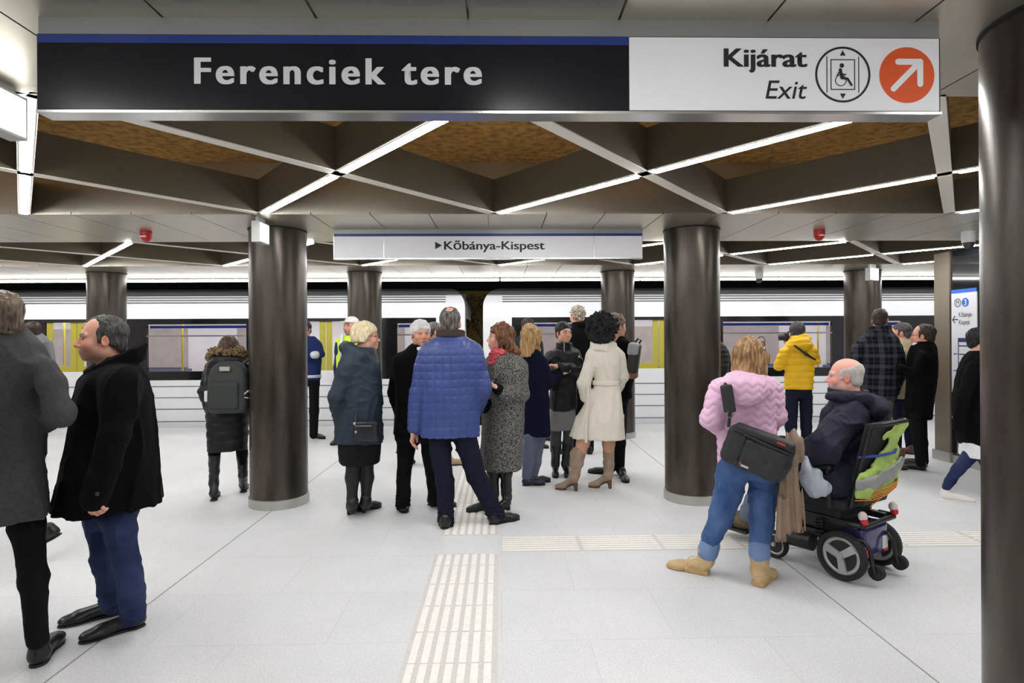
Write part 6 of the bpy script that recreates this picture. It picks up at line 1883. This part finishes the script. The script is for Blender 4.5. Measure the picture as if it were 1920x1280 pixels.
p.part('collar', solid([ringband(p.p(1590, 738, -0.03), 0.105, 0.110, 0.06, 0.012, p.lat, (-0.02, 0.05))], 0.006), mat('collar_black_navy', (22, 22, 32), 0.8))
p.head(1584, 672, 736, -92, dict(stubble=0.35, beard=(206, 198, 194), nose=1.12, cheek=1.2, jaw=1.15, wide=1.05, amp=0.0022, freq=(120, 120, 90), brow=(190, 170, 160), neck=1.15, skin=(222, 164, 148)), hair='fringe', hmat=mat('hair_cropped_white', (196, 190, 186), 0.8, bump=0.6, bscale=300, noise=0.1, nscale=150))
p.garment('trousers', MBLACKT, None, body=False, extra=[path([rl(-0.11, 0.08, 0.60), rl(-0.12, 0.55, 0.60)], [0.11, 0.085]), path([rl(0.11, 0.08, 0.60), rl(0.12, 0.55, 0.60)], [0.11, 0.085]),
          path([rl(-0.12, 0.55, 0.60), rl(-0.11, 0.68, 0.36)], [0.082, 0.068]), path([rl(0.12, 0.55, 0.60), rl(0.11, 0.68, 0.36)], [0.082, 0.068])]) if False else \
p.garment('trousers', mat('denim_grey', (96, 108, 128), 0.85, bump=0.12, bscale=300), None, body=False, extra=path([rl(-0.11, 0.08, 0.60), rl(-0.12, 0.55, 0.60), rl(-0.11, 0.76, 0.20)], [0.11, 0.085, 0.060]) + path([rl(0.11, 0.08, 0.60), rl(0.12, 0.55, 0.60), rl(0.11, 0.76, 0.20)], [0.11, 0.085, 0.060]), disp=folds(0.006, (9, 9, 9)))
MOLV = mat('boot_olive', (92, 80, 54), 0.7, noise=0.15)
for s in (-1, 1):
    h = rl(s * 0.11, 0.72, 0.095)
    M = frame(-math.degrees(WCA) - 6, 0)
    S = solid([ell((0, 0.045, 0.045), (0.04, 0.05, 0.045), k=0.02), cap((0, 0.05, 0.055), (0, 0.19, 0.04), 0.042, 0.038, k=0.03), ell((0, 0.225, 0.032), (0.046, 0.062, 0.032), k=0.03), cap((0, 0.05, 0.05), (0, 0.04, 0.15), 0.045, 0.05, k=0.02),
               Prim(lambda X, Y, Z: Z + 0 * X + 0 * Y, (-0.2, -0.1, -0.1), (0.2, 0.4, 0.0), 's', 0.002)], 0.006)
    p.part('boot', place(S, M, h), MOLV)
p.coarse += path([rl(-0.11, 0.08, 0.60), rl(-0.12, 0.55, 0.60), rl(-0.11, 0.74, 0.16)], [0.07, 0.06, 0.04]) + path([rl(0.11, 0.08, 0.60), rl(0.12, 0.55, 0.60), rl(0.11, 0.74, 0.16)], [0.07, 0.06, 0.04]) + ([cap(p.hip, rl(0, 0.10, 0.60), 0.06, 0.07)] if p.hip is not None else [])
p.hand(1472, 836, -0.05, -70, -20, 0, 0.8, 1.0)
p.finish()
# ---- grey plastic bag hanging at the armrest
b0 = P(1524, 900, 3.66)
r = tag(link('plastic_bag', to_mesh('plastic_bag', solid([ell((0, 0, -0.01), (0.070, 0.05, 0.095), k=0.03), ell((0.045, 0.0, -0.045), (0.075, 0.05, 0.058), k=0.03), cap((-0.03, 0, 0.05), (-0.035, 0.02, 0.14), 0.045, 0.02, k=0.03)], 0.006, lambda q: (noise3(q, (20, 20, 14)) - 0.5) * 0.030 + (noise3(q, (45, 45, 30)) - 0.5) * 0.012, 0.022)),
        mat('plastic_grey', (172, 180, 192), 0.3, noise=0.06, spec=0.5), None, b0), 'crumpled pale grey plastic bag hanging beside the wheelchair rider', 'plastic bag')

# ---------------------------------------------------------------- 19 yellow jacket photographer
p = Person('person in a bright yellow padded jacket raising a camera, seen from behind', 6.9, 1498, 0, (210, 158, 136))
MYEL = mat('jacket_yellow', (226, 178, 14), 0.5, noise=0.06, nscale=12, spec=0.4)
p.garment('jacket', MYEL, [(634, 1480, 1516), (644, 1472, 1524), (660, 1467, 1528), (690, 1470, 1527), (715, 1470, 1526), (729, 1470, 1525)],
          [[(1471, 662, 0, 11), (1461, 685, 0.05, 10.5), (1476, 655, 0.30, 8)], [(1522, 658, 0, 11), (1528, 676, 0.05, 10.5), (1505, 650, 0.30, 8)]], k=0.68, disp=puff(0.012, 0.075, 0.014, 2), vox=0.009, lk=0.014)
p.part('hood', solid([ell(p.p(1500, 646, -0.12), (0.135, 0.08, 0.09), k=0.03), ell(p.p(1502, 634, -0.05), (0.12, 0.09, 0.06), k=0.03)], 0.008, puff(0.010, 0.07, 0.014, 5), 0.012), MYEL)
p.part('strap', solid(path([p.p(1490, 648, -0.20), p.p(1512, 664, -0.19), p.p(1528, 674, -0.10)], [0.012, 0.016, 0.012]), 0.008), mat('strap_black', (24, 24, 26), 0.6))
p.head(1494, 604, 641, -12, dict(vol=0.004), hair='short', hmat=HSALT)
p.hand(1478, 652, 0.30, -20, 60, 0, 0.9, 0.95); p.hand(1503, 648, 0.30, -40, 60, 0, 0.9, 0.95, True)
p.garment('trousers', MNAVYT, [(720, 1472, 1524), (745, 1473, 1523)], [[(1485, 745, 0, 13), (1483, 800, 0, 10.5), (1483, 868, 0, 9)], [(1511, 745, 0, 13), (1512, 800, 0, 10.5), (1514, 868, 0, 9)]], disp=folds(0.005))
p.shoe((1483, 877), 0, MSHOEK); p.shoe((1514, 877), 5, MSHOEK)
p.finish()
r = empty('camera', P(1481, 632, 7.18), 'black camera held up by the person in yellow', 'camera')
MB().box((-0.075, -0.03, -0.05), (0.075, 0.03, 0.05), bev=0.012).build('camera_body', mat('camera_black', (22, 22, 24), 0.4), r, True)
MB().cyl((-0.05, 0.0, 0.0), (-0.11, 0.05, 0.0), 0.042).build('lens', mat('camera_black', (22, 22, 24), 0.4), r, True)
MB().box((-0.025, -0.02, 0.045), (0.025, 0.02, 0.075), bev=0.006).build('viewfinder', mat('camera_black', (22, 22, 24), 0.4), r, True)

# ---------------------------------------------------------------- 20 plaid coat
def plaid():
    m = bpy.data.materials.new('plaid_wool'); m.use_nodes = True
    nt = m.node_tree; b = nt.nodes['Principled BSDF']; b.inputs['Roughness'].default_value = 0.95; b.inputs['Specular IOR Level'].default_value = 0.2
    tc = nt.nodes.new('ShaderNodeTexCoord'); sx = nt.nodes.new('ShaderNodeSeparateXYZ'); nt.links.new(tc.outputs['Object'], sx.inputs[0])
    def band(out, per, lo, w):
        d = nt.nodes.new('ShaderNodeMath'); d.operation = 'DIVIDE'; d.inputs[1].default_value = per; nt.links.new(out, d.inputs[0])
        f = nt.nodes.new('ShaderNodeMath'); f.operation = 'FRACT'; nt.links.new(d.outputs[0], f.inputs[0])
        c = nt.nodes.new('ShaderNodeMath'); c.operation = 'COMPARE'; c.inputs[1].default_value = lo; c.inputs[2].default_value = w; nt.links.new(f.outputs[0], c.inputs[0])
        return c.outputs[0]
    ad = None
    for o_ in (band(sx.outputs['X'], 0.125, 0.5, 0.17), band(sx.outputs['Z'], 0.125, 0.5, 0.17), band(sx.outputs['X'], 0.125, 0.98, 0.03), band(sx.outputs['Z'], 0.125, 0.98, 0.03)):
        if ad is None: ad = o_; continue
        a = nt.nodes.new('ShaderNodeMath'); nt.links.new(ad, a.inputs[0]); nt.links.new(o_, a.inputs[1]); ad = a.outputs[0]
    r_ = nt.nodes.new('ShaderNodeMapRange'); r_.inputs[2].default_value = 2; nt.links.new(ad, r_.inputs[0])
    mx = nt.nodes.new('ShaderNodeMix'); mx.data_type = 'RGBA'; mx.inputs['A'].default_value = srgb((15, 16, 26)) + (1,); mx.inputs['B'].default_value = srgb((66, 68, 76)) + (1,)
    nt.links.new(r_.outputs[0], mx.inputs['Factor']); nt.links.new(mx.outputs['Result'], b.inputs['Base Color'])
    return m
p = Person('tall person in a dark blue plaid wool coat, seen from behind', 7.0, 1648, 8, (204, 150, 128))
p.garment('coat', plaid(), [(612, 1634, 1666), (622, 1624, 1674), (638, 1606, 1688), (680, 1602, 1690), (720, 1606, 1684), (748, 1608, 1682)], [[(1608, 650, 0, 11), (1601, 695, 0, 11), (1610, 735, 0.10, 9)], [(1682, 650, 0, 11), (1690, 695, 0, 11), (1678, 735, 0.12, 9)]], lk=0.014, disp=folds(0.006, (7, 7, 4)),
          extra=[collar(p, p.p(1650, 617, 0), 0.098, 0.092, 0.055, 0.012, (0, -0.2)), ell(p.p(1650, 626, -0.05), (0.115, 0.085, 0.065), k=0.03)])
p.head(1650, 579, 617, 5, dict(), hair='short', hmat=HBROWN)
p.garment('trousers', cloth('trouser_khaki', (108, 96, 84)), [(735, 1614, 1678), (760, 1616, 1676)], [[(1632, 760, 0, 13), (1636, 815, 0, 10), (1640, 868, 0, 9)], [(1662, 760, 0, 13), (1659, 815, 0, 10), (1657, 868, 0, 9)]])
p.shoe((1640, 880), 0, MSHOEB); p.shoe((1654, 880), 60, MSHOEB)
p.finish()
# ---------------------------------------------------------------- 21 beige jacket
p = Person('person in a beige jacket facing left, between the plaid coat and the dark suit', 7.55, 1692, -65, (204, 146, 124))
p.garment('jacket', cloth('jacket_beige', (158, 144, 118)), [(634, 1680, 1704), (642, 1672, 1714), (660, 1668, 1720), (700, 1666, 1718), (746, 1664, 1716)], [[(1694, 662, -0.16, 9), (1690, 700, -0.18, 9), (1676, 735, -0.15, 8)], [(1690, 662, 0.16, 9), (1686, 700, 0.18, 9), (1674, 735, 0.15, 8)]], k=0.7, lk=0.012, disp=folds(0.005))
p.head(1688, 605, 641, -94, dict(stubble=0.3, line=0.006), hair='short', hmat=HSALT)
p.garment('trousers', MNAVYT, [(735, 1668, 1712), (752, 1670, 1710)], [[(1682, 752, -0.05, 12), (1683, 805, -0.05, 9), (1683, 848, -0.05, 8)], [(1700, 752, 0.06, 12), (1704, 805, 0.06, 9), (1706, 846, 0.06, 8)]], disp=folds(0.005))
p.shoe((1697, 858), -85, MSHOEB); p.shoe((1716, 852), -80, MSHOEB)
p.finish()
# ---------------------------------------------------------------- 22 dark suit with glasses
p = Person('person with glasses in a black coat, arms folded, facing left beside the grey pier', 6.65, 1726, -75, (214, 158, 136))
p.garment('coat', MBLACKW, [(640, 1718, 1750), (652, 1706, 1756), (680, 1699, 1759), (720, 1698, 1756), (765, 1697, 1750), (785, 1698, 1748)], [[(1728, 668, -0.16, 11), (1716, 702, -0.20, 11), (1690, 690, -0.16, 9)], [(1720, 668, 0.18, 11), (1708, 702, 0.2, 11), (1688, 688, 0.05, 9)]], k=0.75, lk=0.014, disp=folds(0.005))
p.garment('shirt', cloth('shirt_white', (225, 226, 230)), [(642, 1711, 1730, 0.8), (656, 1708, 1722, 0.8)], body=False)
p.head(1730, 608, 649, -80, dict(cheek=1.1), hair='receding', hmat=HBROWN)
glasses(p)
p.garment('trousers', MBLACKT, [(770, 1700, 1746), (785, 1702, 1744)], [[(1718, 785, -0.05, 14), (1722, 830, -0.05, 11), (1726, 868, -0.05, 10)], [(1726, 785, 0.06, 13), (1730, 830, 0.06, 10), (1733, 864, 0.06, 9)]])
p.shoe((1737, 882), -85, MSHOEK, L=0.30); p.shoe((1740, 874), -85, MSHOEK, L=0.30)
p.finish()
# ---------------------------------------------------------------- 23 walker at the right column
p = Person('person in a black coat, jeans and white trainers walking behind the big right column', 5.47, 1836, 75)
p.garment('coat', MBLACKW, [(658, 1818, 1858, 0.8), (674, 1802, 1872, 0.75), (720, 1788, 1880, 0.8), (770, 1783, 1882, 0.8), (820, 1792, 1886, 0.8), (848, 1803, 1888, 0.8)], [[(1826, 690, -0.17, 17), (1806, 750, -0.22, 16), (1800, 800, -0.18, 13)], [(1830, 690, 0.17, 16), (1850, 750, 0.2, 15), (1872, 790, 0.18, 12)]], k=0.7, lk=0.014, disp=folds(0.006))
p.garment('shirt', cloth('shirt_white', (225, 226, 230)), [(800, 1798, 1870, 0.7), (855, 1796, 1866, 0.7)], body=False)
p.head(1840, 614, 660, 75, dict(), hair='short', hmat=HBLACK)
p.garment('trousers', MJEANS, [(830, 1800, 1866, 0.8), (850, 1802, 1864, 0.8)], [[(1822, 850, -0.04, 18), (1796, 880, -0.04, 13), (1775, 912, -0.04, 9)], [(1846, 850, 0.05, 18), (1864, 900, 0.05, 13), (1872, 930, 0.05, 9)]], disp=folds(0.005))
p.shoe((1763, 936), 85, mat('trainer_white', (226, 218, 212), 0.6), L=0.27, msole=mat('sole_white', (232, 230, 226), 0.6)); p.shoe((1862, 938), 85, mat('trainer_white', (226, 218, 212), 0.6), L=0.27, msole=mat('sole_white', (232, 230, 226), 0.6))
p.finish()
# ---------------------------------------------------------------- 24 mostly behind the right middle column
p = Person('person in a black puffer jacket mostly hidden by the right middle column, hand raised', 8.0, 1338, 10)
p.garment('jacket', MPAD, [(640, 1324, 1352), (650, 1312, 1362), (680, 1308, 1366), (720, 1310, 1364), (740, 1311, 1364)], [[(1316, 660, 0, 9), (1310, 700, 0, 9), (1318, 730, 0.1, 8)], [(1358, 664, 0, 9), (1363, 686, 0.02, 9), (1353, 662, 0.2, 7)]], disp=puff(0.010, 0.07, 0.012), lk=0.012)
p.head(1338, 606, 640, 5, dict(), hair='short', hmat=HBROWN)
p.hand(1353, 660, 0.2, 0, 75, 0, 0.7, 0.9, True)
p.garment('trousers', MBLACKT, [(730, 1314, 1362), (745, 1315, 1361)], [[(1326, 745, 0, 11), (1325, 800, 0, 9), (1325, 838, 0, 8)], [(1350, 745, 0, 11), (1351, 800, 0, 9), (1351, 838, 0, 8)]])
p.shoe((1325, 846), 0, MSHOEK); p.shoe((1351, 846), 0, MSHOEK)
p.finish()
